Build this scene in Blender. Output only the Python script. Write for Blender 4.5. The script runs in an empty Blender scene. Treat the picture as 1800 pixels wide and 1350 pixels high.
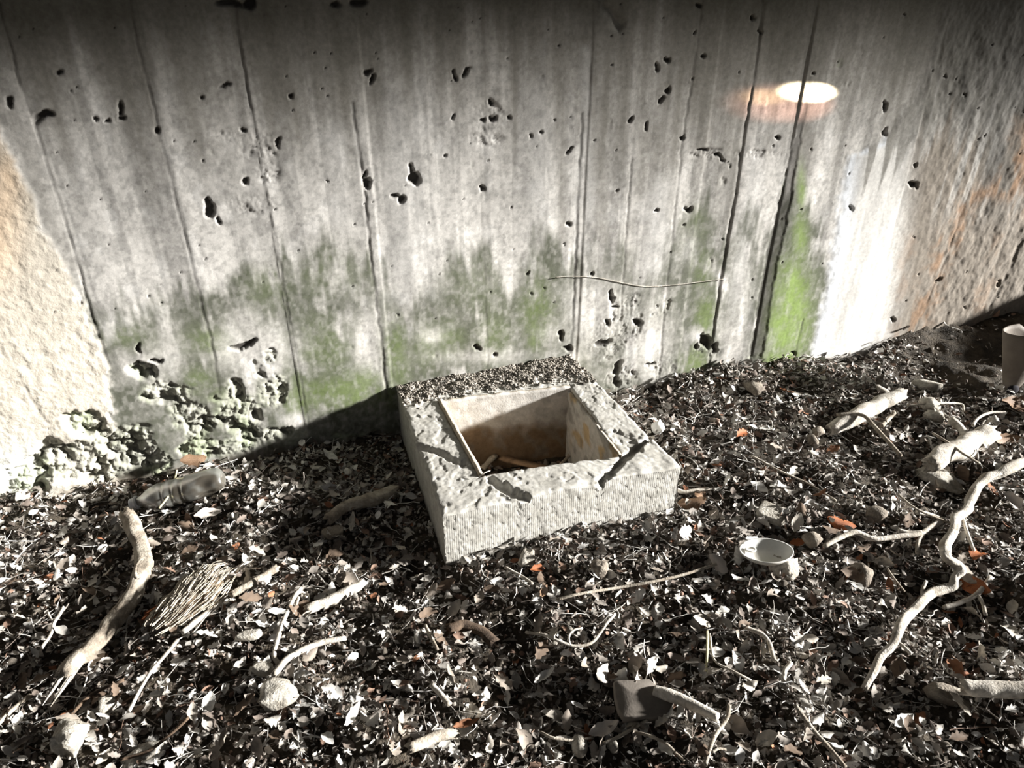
import bpy, math, random
import numpy as np
from mathutils import Vector, Matrix

SC = bpy.context.scene
COL = SC.collection
random.seed(7)
RS = np.random.RandomState(11)

# ------------------------------------------------------------------ camera
F = 1350.0
PITCH = math.atan(F / 2200.0)
H = 1.35
cp, sp = math.cos(PITCH), math.sin(PITCH)
cam_d = bpy.data.cameras.new('camera')
cam = bpy.data.objects.new('camera', cam_d)
COL.objects.link(cam)
cam.location = (0, 0, H)
cam.rotation_euler = (math.pi / 2 - PITCH, 0, 0)
cam_d.sensor_fit = 'HORIZONTAL'
cam_d.sensor_width = 36
cam_d.lens = 36 * F / 1800
cam_d.clip_start = 0.02
SC.camera = cam

# ------------------------------------------------------------------ world, lights, exposure
SC.view_settings.view_transform = 'Standard'
SC.view_settings.look = 'None'
SC.view_settings.exposure = 0.0
SC.view_settings.gamma = 1
SC.view_settings.use_curve_mapping = False
wd = bpy.data.worlds.new('sky'); SC.world = wd; wd.use_nodes = True
bg = wd.node_tree.nodes['Background']
bg.inputs[0].default_value = (0.95, 0.97, 1.0, 1)
bg.inputs[1].default_value = 0.14

SUN_DIR = Vector((-1.0, 0.0, -0.285)).normalized()       # the way the light travels
sun_d = bpy.data.lights.new('sun', 'SUN')
sun_d.energy = 19.0
sun_d.angle = math.radians(3.8)
sun_d.color = (1.0, 0.983, 0.95)
sun = bpy.data.objects.new('sun', sun_d); COL.objects.link(sun)
sun.rotation_euler = SUN_DIR.to_track_quat('-Z', 'Y').to_euler()

# ------------------------------------------------------------------ picture <-> place
CAM = np.array([0, 0, H])
YAW = math.radians(17.3)
U = np.array([math.cos(YAW), math.sin(YAW), 0.0])          # along the wall, to the right
N = np.array([math.sin(YAW), -math.cos(YAW), 0.0])         # out of the wall, to the viewer
W0 = np.array([0.37470784, 2.13910291, 0.0])

def ray(x, y):
    b = (675 - y) / F
    return np.array([(x - 900) / F, cp + b * sp, -sp + b * cp])
def W(x, y):
    r = ray(x, y); t = np.dot(W0 - CAM, N) / np.dot(r, N); return CAM + r * t
def G0(x, y, z=0.0):
    r = ray(x, y); return CAM + r * (z - H) / r[2]
def proj(P):
    P = np.asarray(P) - CAM
    d = P[..., 1] * cp - P[..., 2] * sp
    return 900 + F * P[..., 0] / d, 675 - F * (P[..., 1] * sp + P[..., 2] * cp) / d

# ------------------------------------------------------------------ noise
def _h(i, j, s):
    v = np.sin(i * 127.1 + j * 311.7 + s * 74.7) * 43758.5453
    return v - np.floor(v)
def vn(x, y, s=0):
    i = np.floor(x); j = np.floor(y); fx = x - i; fy = y - j
    fx = fx * fx * (3 - 2 * fx); fy = fy * fy * (3 - 2 * fy)
    a = _h(i, j, s); b = _h(i + 1, j, s); c = _h(i, j + 1, s); d = _h(i + 1, j + 1, s)
    return (a * (1 - fx) + b * fx) * (1 - fy) + (c * (1 - fx) + d * fx) * fy
def fbm(x, y, s=0, o=4):
    r = 0; a = .5; t = 0
    for k in range(o):
        r = r + a * vn(x * 2 ** k, y * 2 ** k, s + k * 13); t += a; a *= .5
    return r / t
def worley(x, y, s=0):
    i = np.floor(x); j = np.floor(y)
    f1 = np.full(x.shape, 9.0); f2 = np.full(x.shape, 9.0)
    for a in (-1, 0, 1):
        for b in (-1, 0, 1):
            px = i + a + _h(i + a, j + b, s); py = j + b + _h(i + a, j + b, s + 5)
            d = np.hypot(px - x, py - y)
            f2 = np.minimum(f2, np.maximum(f1, d)); f1 = np.minimum(f1, d)
    return f1, f2
def ss(a, b, x):
    t = np.clip((x - a) / (b - a), 0, 1); return t * t * (3 - 2 * t)

# ------------------------------------------------------------------ mesh helpers
def mesh(name, V, Fc, col=None, smooth=False):
    V = np.asarray(V, dtype=np.float32).reshape(-1, 3)
    me = bpy.data.meshes.new(name)
    me.vertices.add(len(V)); me.vertices.foreach_set('co', V.ravel())
    groups = Fc if isinstance(Fc, list) else [Fc]
    groups = [np.asarray(g, dtype=np.int32) for g in groups if len(g)]
    tot = np.concatenate([np.full(len(g), g.shape[1], np.int32) for g in groups])
    idx = np.concatenate([g.ravel() for g in groups])
    me.loops.add(len(idx)); me.loops.foreach_set('vertex_index', idx)
    me.polygons.add(len(tot))
    st = np.concatenate([[0], np.cumsum(tot)[:-1]]).astype(np.int32)
    me.polygons.foreach_set('loop_start', st)
    me.polygons.foreach_set('loop_total', tot)
    if smooth: me.polygons.foreach_set('use_smooth', np.ones(len(tot), bool))
    me.update(calc_edges=True)
    if col is not None:
        a = me.color_attributes.new('col', 'FLOAT_COLOR', 'POINT')
        c = np.ones((len(V), 4), np.float32); c[:, :3] = col
        a.data.foreach_set('color', c.ravel())
    return me
def link(name, me, mat=None, parent=None):
    o = bpy.data.objects.new(name, me); COL.objects.link(o)
    if mat is not None and not me.materials: me.materials.append(mat)
    if parent is not None: o.parent = parent
    return o
def tag(o, label, cat, group=None):
    o['label'] = label; o['category'] = cat
    if group: o['group'] = group
    return o
def grid_faces(nx, ny, off=0):
    i = np.arange(nx - 1)[None, :]; j = np.arange(ny - 1)[:, None]
    a = (j * nx + i).ravel() + off
    return np.stack([a, a + 1, a + 1 + nx, a + nx], 1)
def join(parts):
    Vs, Fs, o = [], {}, 0
    for V, Fc in parts:
        V = np.asarray(V, float).reshape(-1, 3)
        for g in (Fc if isinstance(Fc, list) else [Fc]):
            g = np.asarray(g)
            if len(g): Fs.setdefault(g.shape[1], []).append(g + o)
        Vs.append(V); o += len(V)
    return np.concatenate(Vs), [np.concatenate(v) for v in Fs.values()]

# ------------------------------------------------------------------ materials
def mat(name, base=(.5, .5, .5), attr=False, rough=.9, nscale=40, namp=.35, bscale=200, bump=.3, bdist=.002, extra=None, spec=.25, base2=None):
    m = bpy.data.materials.new(name); m.use_nodes = True
    nt = m.node_tree; nd = nt.nodes; lk = nt.links
    b = nd['Principled BSDF']; b.inputs['Roughness'].default_value = rough
    b.inputs['Specular IOR Level'].default_value = spec
    tc = nd.new('ShaderNodeTexCoord')
    ns = nd.new('ShaderNodeTexNoise'); ns.inputs['Scale'].default_value = nscale; ns.inputs['Detail'].default_value = 6
    ns.inputs['Roughness'].default_value = .65
    lk.new(tc.outputs['Object'], ns.inputs['Vector'])
    rm = nd.new('ShaderNodeMapRange')
    rm.inputs[1].default_value = .28; rm.inputs[2].default_value = .72
    rm.inputs[3].default_value = 1 - namp; rm.inputs[4].default_value = 1 + namp
    lk.new(ns.outputs[0], rm.inputs[0])
    if attr:
        ca = nd.new('ShaderNodeAttribute'); ca.attribute_name = 'col'; csrc = ca.outputs['Color']
    else:
        ca = nd.new('ShaderNodeMix'); ca.data_type = 'RGBA'
        ca.inputs[6].default_value = (*base, 1); ca.inputs[7].default_value = (*(base2 or base), 1)
        n2 = nd.new('ShaderNodeTexNoise'); n2.inputs['Scale'].default_value = nscale * .3; n2.inputs['Detail'].default_value = 5
        lk.new(tc.outputs['Object'], n2.inputs['Vector'])
        r2 = nd.new('ShaderNodeMapRange'); r2.inputs[1].default_value = .4; r2.inputs[2].default_value = .6
        lk.new(n2.outputs[0], r2.inputs[0]); lk.new(r2.outputs[0], ca.inputs[0]); csrc = ca.outputs[2]
    mx = nd.new('ShaderNodeVectorMath'); mx.operation = 'SCALE'
    lk.new(csrc, mx.inputs[0]); lk.new(rm.outputs[0], mx.inputs['Scale'])
    lk.new(mx.outputs[0], b.inputs['Base Color'])
    nb = nd.new('ShaderNodeTexNoise'); nb.inputs['Scale'].default_value = bscale; nb.inputs['Detail'].default_value = 5
    lk.new(tc.outputs['Object'], nb.inputs['Vector'])
    bp = nd.new('ShaderNodeBump'); bp.inputs['Strength'].default_value = bump; bp.inputs['Distance'].default_value = bdist
    lk.new(nb.outputs[0], bp.inputs['Height']); lk.new(bp.outputs[0], b.inputs['Normal'])
    if extra: extra(m, nd, lk, b, tc, bp, nb)
    return m
def stretch(sx, sy, sz):
    def f(m, nd, lk, b, tc, bp, nb):
        mp = nd.new('ShaderNodeMapping'); mp.inputs['Scale'].default_value = (sx, sy, sz)
        lk.new(tc.outputs['Object'], mp.inputs['Vector']); lk.new(mp.outputs[0], nb.inputs['Vector'])
    return f
M_wall = mat('cast_concrete', attr=True, nscale=90, namp=.20, bscale=320, bump=.22, bdist=.0008)
M_wing = mat('calcite_crust', attr=True, nscale=45, namp=.14, bscale=110, bump=.6, bdist=.004)
M_deck = mat('deck_concrete', (.22, .21, .19), base2=(.16, .15, .14), nscale=3)
M_soil = mat('dark_soil', (.060, .048, .034), base2=(.032, .026, .019), nscale=60, namp=.5, bscale=160, bump=.9, bdist=.006)
M_lit = mat('litter_leaf', attr=True, nscale=90, namp=.22, bscale=300, bump=.25, bdist=.001, rough=.75)
M_twig = mat('twig_bark', attr=True, nscale=120, namp=.25, bscale=400, bump=.5, bdist=.001, rough=.8)
M_wood = mat('weathered_wood', (.38, .34, .28), base2=(.22, .185, .145), nscale=75, namp=.4, bscale=220, bump=.9, bdist=.0025)
M_pale = mat('bleached_wood', (.56, .52, .46), base2=(.36, .32, .265), nscale=85, namp=.35, bscale=240, bump=.8, bdist=.002)
M_darkwood = mat('rotten_wood', (.11, .075, .05), base2=(.05, .035, .025), nscale=80, namp=.4, bscale=300, bump=.7)
M_stone = mat('chalky_stone', (.46, .43, .375), base2=(.26, .235, .195), nscale=80, namp=.45, bscale=220, bump=.9, bdist=.003)
M_clod = mat('dry_clod', (.24, .21, .17), base2=(.15, .125, .10), nscale=90, namp=.35, bscale=220, bump=1, bdist=.003)
M_crumb = mat('soil_crumbs', attr=True, nscale=120, namp=.3, bscale=300, bump=.5)
M_straw = mat('dry_straw', (.50, .46, .28), nscale=60)
M_white = mat('white_chip', (.78, .77, .74), nscale=60, namp=.1)
M_tanwood = mat('brown_board', (.30, .20, .12), base2=(.20, .13, .08), nscale=50)
M_orange = mat('rust_orange_leaf', (.32, .11, .035), base2=(.22, .07, .03), nscale=120, namp=.25, rough=.6)
M_tan = mat('tan_leaf', (.25, .16, .10), base2=(.16, .095, .055), nscale=120, namp=.25, rough=.6)

# ------------------------------------------------------------------ ground shape
def boxcoord(x, y):
    """how far inside the box footprint (positive = inside)"""
    d = 9 * np.ones_like(x)
    for a, b in zip(BOXG, BOXG[1:] + BOXG[:1]):
        e = b - a; n = np.array([-e[1], e[0]]) / np.hypot(*e)
        d = np.minimum(d, (x - a[0]) * n[0] + (y - a[1]) * n[1])
    return d
fl = G0(785, 998); fr = G0(1190, 893)
ZT = 0.165
def at_top(x, y, z=ZT): return G0(x, y, z)
T_FL, T_FR = at_top(778, 905), at_top(1197, 822, .15)
T_BL, T_BR = W(697, 680), W(1003, 627)
BOXG = [T_FL[:2], T_FR[:2], T_BR[:2], T_BL[:2]]

def gh(x, y):
    x = np.asarray(x, float); y = np.asarray(y, float)
    z = (fbm(x * 3.2, y * 3.2, 3, 3) - .5) * .085 + (fbm(x * 9, y * 9, 9, 3) - .5) * .072
    z = z + .012
    n = (x - W0[0]) * N[0] + (y - W0[1]) * N[1]; u = (x - W0[0]) * U[0] + (y - W0[1]) * U[1]
    z = z + .035 * np.exp(-(n / .12) ** 2) * ss(.85, 1.2, u)          # dusty berm along the wall foot
    fr_ = ss(.0, .12, -boxcoord(x, y) + .02)                           # kept level along the collar
    return z * (.35 + .65 * fr_)
def Gp(x, y, lift=0.0):
    z = 0.0
    for _ in range(6):
        P = G0(x, y, z); z = float(gh(P[0], P[1])) + lift
    return G0(x, y, z)

gx = np.concatenate([np.linspace(-7, -2.4, 20)[:-1], np.arange(-2.4, 2.9, .0125), np.linspace(2.9, 9, 25)[1:]])
gy = np.concatenate([np.linspace(-3, .35, 14)[:-1], np.arange(.35, 3.1, .0125), np.linspace(3.1, 5, 6)[1:]])
X, Y = np.meshgrid(gx, gy)
Z = gh(X, Y) + (fbm(X * 60, Y * 60, 21, 2) - .5) * .012
inb = boxcoord(X, Y)
Z = np.where(inb > .03, np.minimum(Z - .09, -.08), Z)
floor = link('floor', mesh('floor', np.stack([X, Y, Z], -1), grid_faces(len(gx), len(gy)), smooth=True), M_soil)
floor['kind'] = 'structure'

# ------------------------------------------------------------------ the wall
uu = np.concatenate([np.linspace(-5.5, -2.15, 14)[:-1], np.arange(-2.15, 2.25, .0033), np.linspace(2.25, 7, 20)[1:]])
zz = np.concatenate([[-.25, -.15], np.arange(-.08, 1.30, .0034), np.linspace(1.30, 3.6, 12)[1:]])
UU, ZZ = np.meshgrid(uu, zz)
P0 = W0 + UU[..., None] * U + ZZ[..., None] * np.array([0, 0, 1.0])
PX, PY = proj(P0)
# warped coordinates make every edge ragged
wx = (fbm(UU * 45, ZZ * 45, 31, 3) - .5); wy = (fbm(UU * 45, ZZ * 45, 37, 3) - .5)
QX, QY = PX + wx * 14, PY + wy * 14
inview = ss(-140, -60, PX) * (1 - ss(1900, 1990, PX)) * ss(-90, -30, PY)

def seg_field(X, Y, pts):
    """distance to a polyline, and signed side (+ = right of it)"""
    best = np.full(X.shape, 1e9); side = np.zeros(X.shape); prog = np.zeros(X.shape)
    L = 0
    for (ax, ay), (bx, by) in zip(pts, pts[1:]):
        dx, dy = bx - ax, by - ay; l = math.hypot(dx, dy)
        t = np.clip(((X - ax) * dx + (Y - ay) * dy) / (l * l), 0, 1)
        ex = X - ax - t * dx; ey = Y - ay - t * dy; d = np.hypot(ex, ey)
        s = -(ex * dy - ey * dx) * -1.0 / l
        m = d < best; best = np.where(m, d, best); side = np.where(m, s, side); prog = np.where(m, L + t * l, prog); L += l
    return best, side, prog
D = np.zeros_like(UU)                    # relief out of the wall, metres
dirt_shade = np.zeros_like(UU)                 # dark grime in joints and holes, plus shade painted into them
# board impressions: each board a hair prouder than its neighbour, joint lines between
SEAMS = [  # polyline, half width px, depth m, strength of dirt
    ([(-8, -20), (12, 60), (34, 145), (62, 220), (90, 310), (130, 440), (160, 550), (192, 645)], 3.0, .0060, .8),
    ([(224, -20), (245, 90), (268, 180), (278, 232), (300, 310), (325, 420), (345, 500), (372, 600), (395, 760)], 3.2, .0045, .55),
    ([(412, -10), (424, 90), (440, 180), (460, 280), (478, 390), (500, 510), (520, 620), (541, 745)], 2.6, .0045, .55),
    ([(528, 80), (536, 130), (546, 190)], 2, .002, .4),
    ([(618, 180), (632, 270), (640, 330), (650, 440), (662, 540), (672, 620), (681, 700)], 3.4, .0065, .75),
    ([(845, 330), (849, 420), (853, 520), (857, 650)], 2.0, .002, .35),
    ([(1024, 200), (1016, 350), (1012, 450), (1007, 560), (1002, 640)], 3.2, .0055, .8),
    ([(1110, 280), (1098, 420), (1092, 540), (1086, 670)], 2.2, .003, .45),
    ([(1236, -10), (1225, 80), (1212, 160), (1198, 250), (1188, 350), (1172, 500), (1155, 690)], 2.6, .004, .5),
    ([(1342, -20), (1334, 60), (1325, 140), (1305, 250), (1290, 350), (1268, 480), (1255, 570), (1241, 690)], 3.2, .006, .7),
    ([(1410, 560), (1400, 600), (1386, 670)], 2.2, .004, .8),
    ([(-10, 505), (14, 580), (40, 645), (75, 715), (100, 750)], 2.4, .004, .55),
    ([(1700, 330), (1660, 450), (1625, 530), (1590, 610)], 2.4, .003, .3),
    ([(1790, 420), (1765, 480), (1735, 540)], 4, .008, .5),
]
for pts, hw, dep, dk in SEAMS:
    d, s, pr = seg_field(PX + wx * 5, PY + wy * 5, pts)
    brk = .55 + .45 * ss(.35, .6, vn(pr / 38 + pts[0][0], pr * 0, 5))
    g = np.exp(-(d / (hw * .72)) ** 2) * brk
    D -= g * dep * .34; dirt_shade = np.maximum(dirt_shade, g * dk * .75)
# the wide joint: shallow groove, its shadow band painted in as dark colour
pts = [(1446, -20), (1428, 90), (1414, 175), (1396, 255), (1378, 350), (1356, 455), (1338, 560), (1316, 690)]
d, s, pr = seg_field(PX + wx * 6, PY + wy * 6, pts)
hw = 3 + 7 * ss(150, 420, PY)
g = 1 - ss(hw * .8, hw * 1.35, d)
D -= g * .0028 * ss(120, 350, PY); dirt_shade = np.maximum(dirt_shade, g * .62 * ss(60, 300, PY))
# steps between the boards (in wall coordinates, from the foot upwards)
for k, (u0, dd) in enumerate([(-1.02, .002), (-.76, -.0015), (-.18, .002), (.18, -.001), (.30, .0015), (.46, .003), (.9, -.001)]):
    D += dd * ss(-.003, .003, UU - u0)

HOLES = [(75, 206, 16, 7, -.5), (100, 125, 7, 4, 0), (213, 193, 5, 10, 0), (214, 208, 8, 4, 0), (165, 210, 4, 4, 0), (185, 212, 5, 3, -.4), (16, 178, 5, 9, -.3),
    (395, 153, 12, 3.5, -.5), (278, 229, 6, 6, 0), (358, 170, 4, 3, 0), (513, 170, 4, 6, 0), (405, 8, 26, 7, 0), (440, 4, 10, 12, 0), (592, 6, 10, 5, 0), (630, 4, 15, 7, 0),
    (646, 126, 9, 4, -.3), (654, 138, 4, 8, .3), (799, 128, 4, 8, -.3), (802, 137, 4, 5, 0), (820, 130, 4, 10, .3), (824, 121, 6, 3, -.4),
    (865, 182, 6, 5, 0), (852, 210, 4, 6, .3), (868, 206, 4, 6, -.5), (798, 205, 3.5, 4, 0), (897, 205, 3, 5, 0), (933, 240, 3, 3, 0), (950, 229, 3, 3, 0),
    (722, 298, 4, 12, -.2), (728, 315, 9, 8, .4), (641, 305, 3, 8, 0), (646, 320, 6, 9, 0), (695, 343, 8, 4, 0), (707, 349, 6, 6, 0), (784, 275, 3, 3, 0), (849, 330, 4, 3, 0),
    (364, 358, 5, 7, 0), (368, 373, 8, 12, .1), (386, 387, 5, 6, 0), (433, 320, 4, 7, -.4), (427, 232, 5, 4, 0), (490, 252, 3, 12, .2),
    (1162, 178, 4, 7, .3), (1172, 160, 2.5, 8, .3), (1152, 115, 3, 8, 0), (1175, 106, 4, 4, 0), (1001, 262, 3, 6, .6), (1107, 208, 3, 5, 0), (1198, 241, 3, 6, .3), (1135, 220, 2.5, 8, .2),
    (1229, 9, 5, 4, 0), (1321, 33, 4, 4, 0), (1237, 97, 4, 3, 0), (1335, 57, 2.5, 3, 0), (1365, 243, 4, 3, 0), (1262, 275, 9, 3, .6), (1235, 262, 10, 2.5, .2), (1553, 185, 4, 9, 0), (1552, 232, 3, 10, .2),
    (1495, 367, 5, 4, 0), (1210, 369, 6, 4, -.4), (1152, 370, 4, 3, 0), (1001, 393, 6, 3, 0), (1601, 288, 4, 5, 0), (1600, 320, 5, 6, 0),
    (428, 606, 20, 6, -.25), (246, 613, 4, 9, 0), (274, 635, 9, 3.5, 0), (988, 590, 4, 9, 0), (998, 613, 8, 5, .3), (1241, 600, 9, 14, 0), (1255, 612, 5, 8, .4), (1225, 610, 6, 4, 0),
    (1073, 520, 3, 10, 0), (1078, 538, 8, 3, 0), (1068, 567, 3, 5, 0), (838, 611, 5, 4, 0), (871, 620, 4, 3, 0), (1122, 565, 8, 5, .4), (1145, 640, 8, 3, 0), (1108, 652, 3, 4, 0), (1086, 648, 6, 12, .2), (1084, 672, 5, 9, 0),
    (1060, 603, 14, 5, -.2), (1040, 480, 4, 3, 0), (1393, 620, 3, 3, 0), (1565, 560, 4, 4, 0), (1655, 585, 6, 6, 0), (1645, 490, 4, 6, 0), (1748, 495, 5, 7, 0)]
HOLES += [(RS.uniform(0, 1800), RS.uniform(0, 560), RS.uniform(.9, 1.7), RS.uniform(.9, 2.0), 0) for _ in range(150)]
for hx, hy, rx, ry, an in HOLES:
    r = max(rx, ry) * 2.2 + 12
    ys, xs = np.where((np.abs(PX - hx) < r) & (np.abs(PY - hy) < r))
    if not len(ys): continue
    dx = QX[ys, xs] - hx; dy = QY[ys, xs] - hy; c, s_ = math.cos(an), math.sin(an)
    e = np.hypot((dx * c + dy * s_) / rx, (-dx * s_ + dy * c) / ry)
    g = 1 - ss(.75, 1.25, e)
    dep = min(.026, .0016 * min(rx, ry) + .0015)
    D[ys, xs] = np.minimum(D[ys, xs], D[ys, xs] * (1 - g) - g * dep)
    dirt_shade[ys, xs] = np.maximum(dirt_shade[ys, xs], g * .93)  # grime in the holes, with their shade added to the colour

def blob(x, y, rx, ry, k=1.0):
    return k * np.exp(-(((PX - x) / rx) ** 2 + ((PY - y) / ry) ** 2))
# honeycombed (badly compacted) concrete: stones with gaps
hc = np.zeros_like(UU)
for b in [(480, 690, 34, 42), (478, 625, 16, 20), (425, 725, 60, 42), (330, 735, 60, 40), (300, 690, 50, 26), (245, 650, 36, 22), (215, 770, 70, 42), (120, 800, 75, 45), (60, 830, 45, 30),
          (90, 770, 40, 25), (500, 765, 60, 18), (400, 785, 60, 18), (640, 770, 70, 15), (30, 850, 60, 25), (160, 830, 70, 25), (260, 810, 60, 20), (340, 790, 50, 20), (150, 740, 70, 30)]:
    hc = np.maximum(hc, blob(*b))
hc = ss(.36, .74, hc + (fbm(UU * 16, ZZ * 16, 55, 4) - .5) * 1.25)
hs = np.zeros_like(UU)
for b in [(455, 260, 45, 34), (470, 300, 30, 40), (440, 360, 55, 26), (400, 240, 40, 16), (860, 210, 40, 40), (850, 245, 50, 18), (1065, 600, 40, 60), (1100, 560, 40, 60), (1090, 665, 45, 30), (1240, 612, 34, 22), (1165, 650, 30, 30),
          (1330, 270, 60, 10), (1240, 270, 40, 14)]:
    hs = np.maximum(hs, blob(*b))
hs = ss(.42, .75, hs + (fbm(UU * 20, ZZ * 20, 58, 3) - .5) * .5)
wu, wz = UU + wx * .012, ZZ + wy * .012
wu2, wz2 = UU + wx * .03, ZZ + wy * .03; f1, f2 = worley(wu2 * 30, wz2 * 34, 3)
f1b, f2b = worley(wu * 75, wz * 75, 8)
gap = 1 - ss(.03, .30, f2 - f1); hol = ss(.50, .80, vn(UU * 28, ZZ * 28, 71))
gapb = 1 - ss(.02, .25, f2b - f1b)
D += hc * (-.001 - gap * .011 * (.2 + .8 * hol) - hol * .010 + (.5 - f1) * .006 - gapb * .0025)
dirt_shade = np.maximum(dirt_shade, hc * np.clip(gap * hol * 1.2 + hol * .25, 0, 1) * .55)
flake = ss(.52, .60, fbm(UU * 42, ZZ * 42, 77, 3))
D += hs * (-.0005 - flake * .0022 - gapb * .0012)
dirt_shade = np.maximum(dirt_shade, hs * (gapb * flake) * .5)
# calcite crust at both ends
edgeL = np.interp(PY, [-20, 60, 150, 235, 330, 430, 480, 560, 640, 700, 760, 900], [-160, -100, -50, -2, 42, 88, 118, 158, 186, 196, 200, 190])
mL = ss(8, -8, PX - edgeL + wx * 14) if False else 1 - ss(-9, 9, PX - edgeL + wx * 26)
edgeR = np.interp(PY, [-20, 150, 250, 275, 400, 520, 620, 700], [1660, 1620, 1545, 1488, 1468, 1448, 1425, 1415])
mR = ss(-9, 9, PX - edgeR + wx * 18)
crust = (fbm(UU * 30, ZZ * 22, 91, 4) - .5)
crust2 = (fbm(UU * 75, ZZ * 60, 94, 3) - .5)
bulge = np.clip((edgeL - PX) / 600.0, 0, .5)
D += mL * (bulge * .16 + .004 + crust2 * .0045 + crust * .004) * (1 - hc * .6)
rr = ss(1540, 1680, PX)
D += mR * (.002 + np.clip((PX - edgeR) / 600, 0, .15) * .05 + rr * (crust * .0075 + crust2 * .0022))
# knocked-out wedge at the top
d, s, pr = seg_field(QX, QY, [(1040, -30), (1075, 20), (1088, 42)])
D -= (np.exp(-(d / 9) ** 2)) * .012
D -= blob(1045, 10, 45, 40, .012)
D += (fbm(UU * 6, ZZ * 3, 101, 3) - .5) * .010 + (fbm(UU * 90, ZZ * 30, 105, 3) - .5) * .0006
D = D * inview

# ---- colour of the concrete (stains, algae, lime) and some painted shade
def mixc(C, c, m):
    return C * (1 - m[..., None]) + np.array(c) * m[..., None]
st = fbm(UU * 26, ZZ * 1.6, 121, 4)          # runs of water, vertical
bl = fbm(UU * 5, ZZ * 4, 127, 4)
C = np.ones(UU.shape + (3,)) * np.array([.475, .455, .425])
C *= (.70 + .60 * st)[..., None]
C *= (.86 + .28 * bl)[..., None]
sp1 = fbm(UU * 42, ZZ * 34, 201, 4); sp2_ = fbm(UU * 130, ZZ * 110, 203, 3); dr = fbm(UU * 44, ZZ * 1.3, 207, 3)
C *= (1.12 - .24 * ss(.50, .66, sp1))[..., None]; C *= (1 - .20 * ss(.56, .66, sp2_))[..., None]; C *= (1.10 - .26 * ss(.50, .58, dr))[..., None]
C = C + (ss(.60, .68, fbm(UU * 24, ZZ * 18, 211, 4)) * .07)[..., None]
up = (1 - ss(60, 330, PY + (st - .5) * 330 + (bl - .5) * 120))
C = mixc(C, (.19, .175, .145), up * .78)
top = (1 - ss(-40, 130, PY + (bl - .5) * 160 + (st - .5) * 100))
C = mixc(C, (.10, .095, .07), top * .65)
# broad vertical runs that the picture shows
for x0, y0, x1, y1, w, k in [(985, 130, 988, 420, 9, .45), (1062, 60, 1058, 420, 12, .4), (1135, 60, 1120, 330, 10, .35), (850, 60, 850, 180, 14, .3), (560, 30, 575, 200, 16, .35), (1200, 60, 1180, 380, 7, .3),
                             (1105, 380, 1100, 480, 8, .3), (1290, 260, 1280, 420, 12, .45), (330, 30, 360, 160, 22, .3), (20, 200, 120, 470, 22, .45), (1400, 250, 1370, 420, 12, .3)]:
    d, s, pr = seg_field(PX + wx * 10, PY, [(x0, y0), (x1, y1)])
    C = mixc(C, (.24, .225, .195), np.exp(-(d / w) ** 2) * k)
for x0, y0, x1, y1, w, k in [(1030, 90, 1035, 380, 10, .5), (940, 150, 950, 380, 26, .25), (710, 200, 720, 460, 40, .3), (590, 230, 600, 380, 22, .25), (1160, 330, 1150, 470, 20, .45), (1325, 280, 1290, 520, 14, .4)]:
    d, s, pr = seg_field(PX + wx * 10, PY, [(x0, y0), (x1, y1)])
    C = mixc(C, (.60, .585, .56), np.exp(-(d / w) ** 2) * k)
# algae
yt = np.interp(PX, [120, 170, 250, 330, 420, 500, 530, 563, 600, 640, 700, 750, 800, 830, 870, 900, 940, 965, 1000, 1060, 1100, 1150, 1190, 1240, 1280, 1330, 1350, 1400, 1440, 1470],
               [470, 490, 530, 480, 470, 440, 430, 385, 425, 440, 510, 500, 445, 430, 450, 490, 420, 385, 440, 440, 415, 450, 400, 345, 410, 340, 360, 300, 380, 520])
sn = fbm(UU * 48, ZZ * 9, 131, 4); pn = fbm(UU * 16, ZZ * 11, 137, 4)
alg = ss(-14, 46, PY - yt + (sn - .5) * 130) * ss(.30, .52, pn * .55 + sn * .45 + .06) * (1 - mL) * (1 - mR)
for b in [(740, 470, 40, 42, 1), (642, 600, 22, 55, 1), (655, 650, 18, 30, .9), (1045, 545, 46, 62, 1), (1135, 450, 26, 40, .9), (1300, 490, 18, 70, .8), (1290, 610, 28, 60, .8), (455, 615, 60, 42, .95), (430, 560, 25, 25, .5), (760, 590, 24, 13, 1), (1140, 600, 40, 70, .75),
          (395, 610, 20, 25, .5), (900, 470, 24, 30, .7), (250, 640, 60, 24, .6), (300, 600, 22, 40, .4), (960, 585, 26, 16, .5), (850, 625, 120, 12, .5), (700, 540, 16, 30, .5), (1340, 400, 14, 60, .4), (1210, 430, 18, 30, .5)]:
    alg *= 1 - np.clip(blob(*b) * 1.15 * (.6 + .8 * pn), 0, 1)
fine = ss(.34, .58, fbm(UU * 95, ZZ * 70, 141, 4)); fine2 = ss(.36, .56, fbm(UU * 30, ZZ * 26, 143, 4))
C = mixc(C, (.098, .102, .076), alg * (.60 + .22 * fine + .16 * fine2))
grn = np.zeros_like(UU)
for b in [(600, 690, 90, 26, 1), (520, 700, 22, 40, .9), (640, 670, 40, 25, .8), (570, 610, 50, 50, .45), (700, 625, 22, 60, .7), (745, 610, 34, 40, .4), (790, 595, 26, 34, .55), (870, 590, 30, 40, .4), (945, 545, 28, 60, .7), (940, 600, 16, 20, .6), (350, 668, 22, 22, .7), (365, 600, 40, 26, .5), (215, 590, 34, 20, .5),
          (1240, 560, 18, 40, 1), (1238, 480, 18, 40, .55), (1222, 640, 24, 22, .9), (400, 700, 40, 20, .4), (205, 780, 40, 20, .35), (470, 500, 40, 40, .3), (580, 480, 60, 40, .3), (830, 500, 50, 50, .25), (1225, 390, 30, 40, .25)]:
    grn = np.maximum(grn, blob(*b))
grn = grn * ss(.25, .6, pn * .5 + sn * .5 + .1)
C = mixc(C, (.13, .17, .06), np.clip(grn * (.5 + .3 * fine + .3 * fine2), 0, .8))
viv = np.zeros_like(UU)
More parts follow.
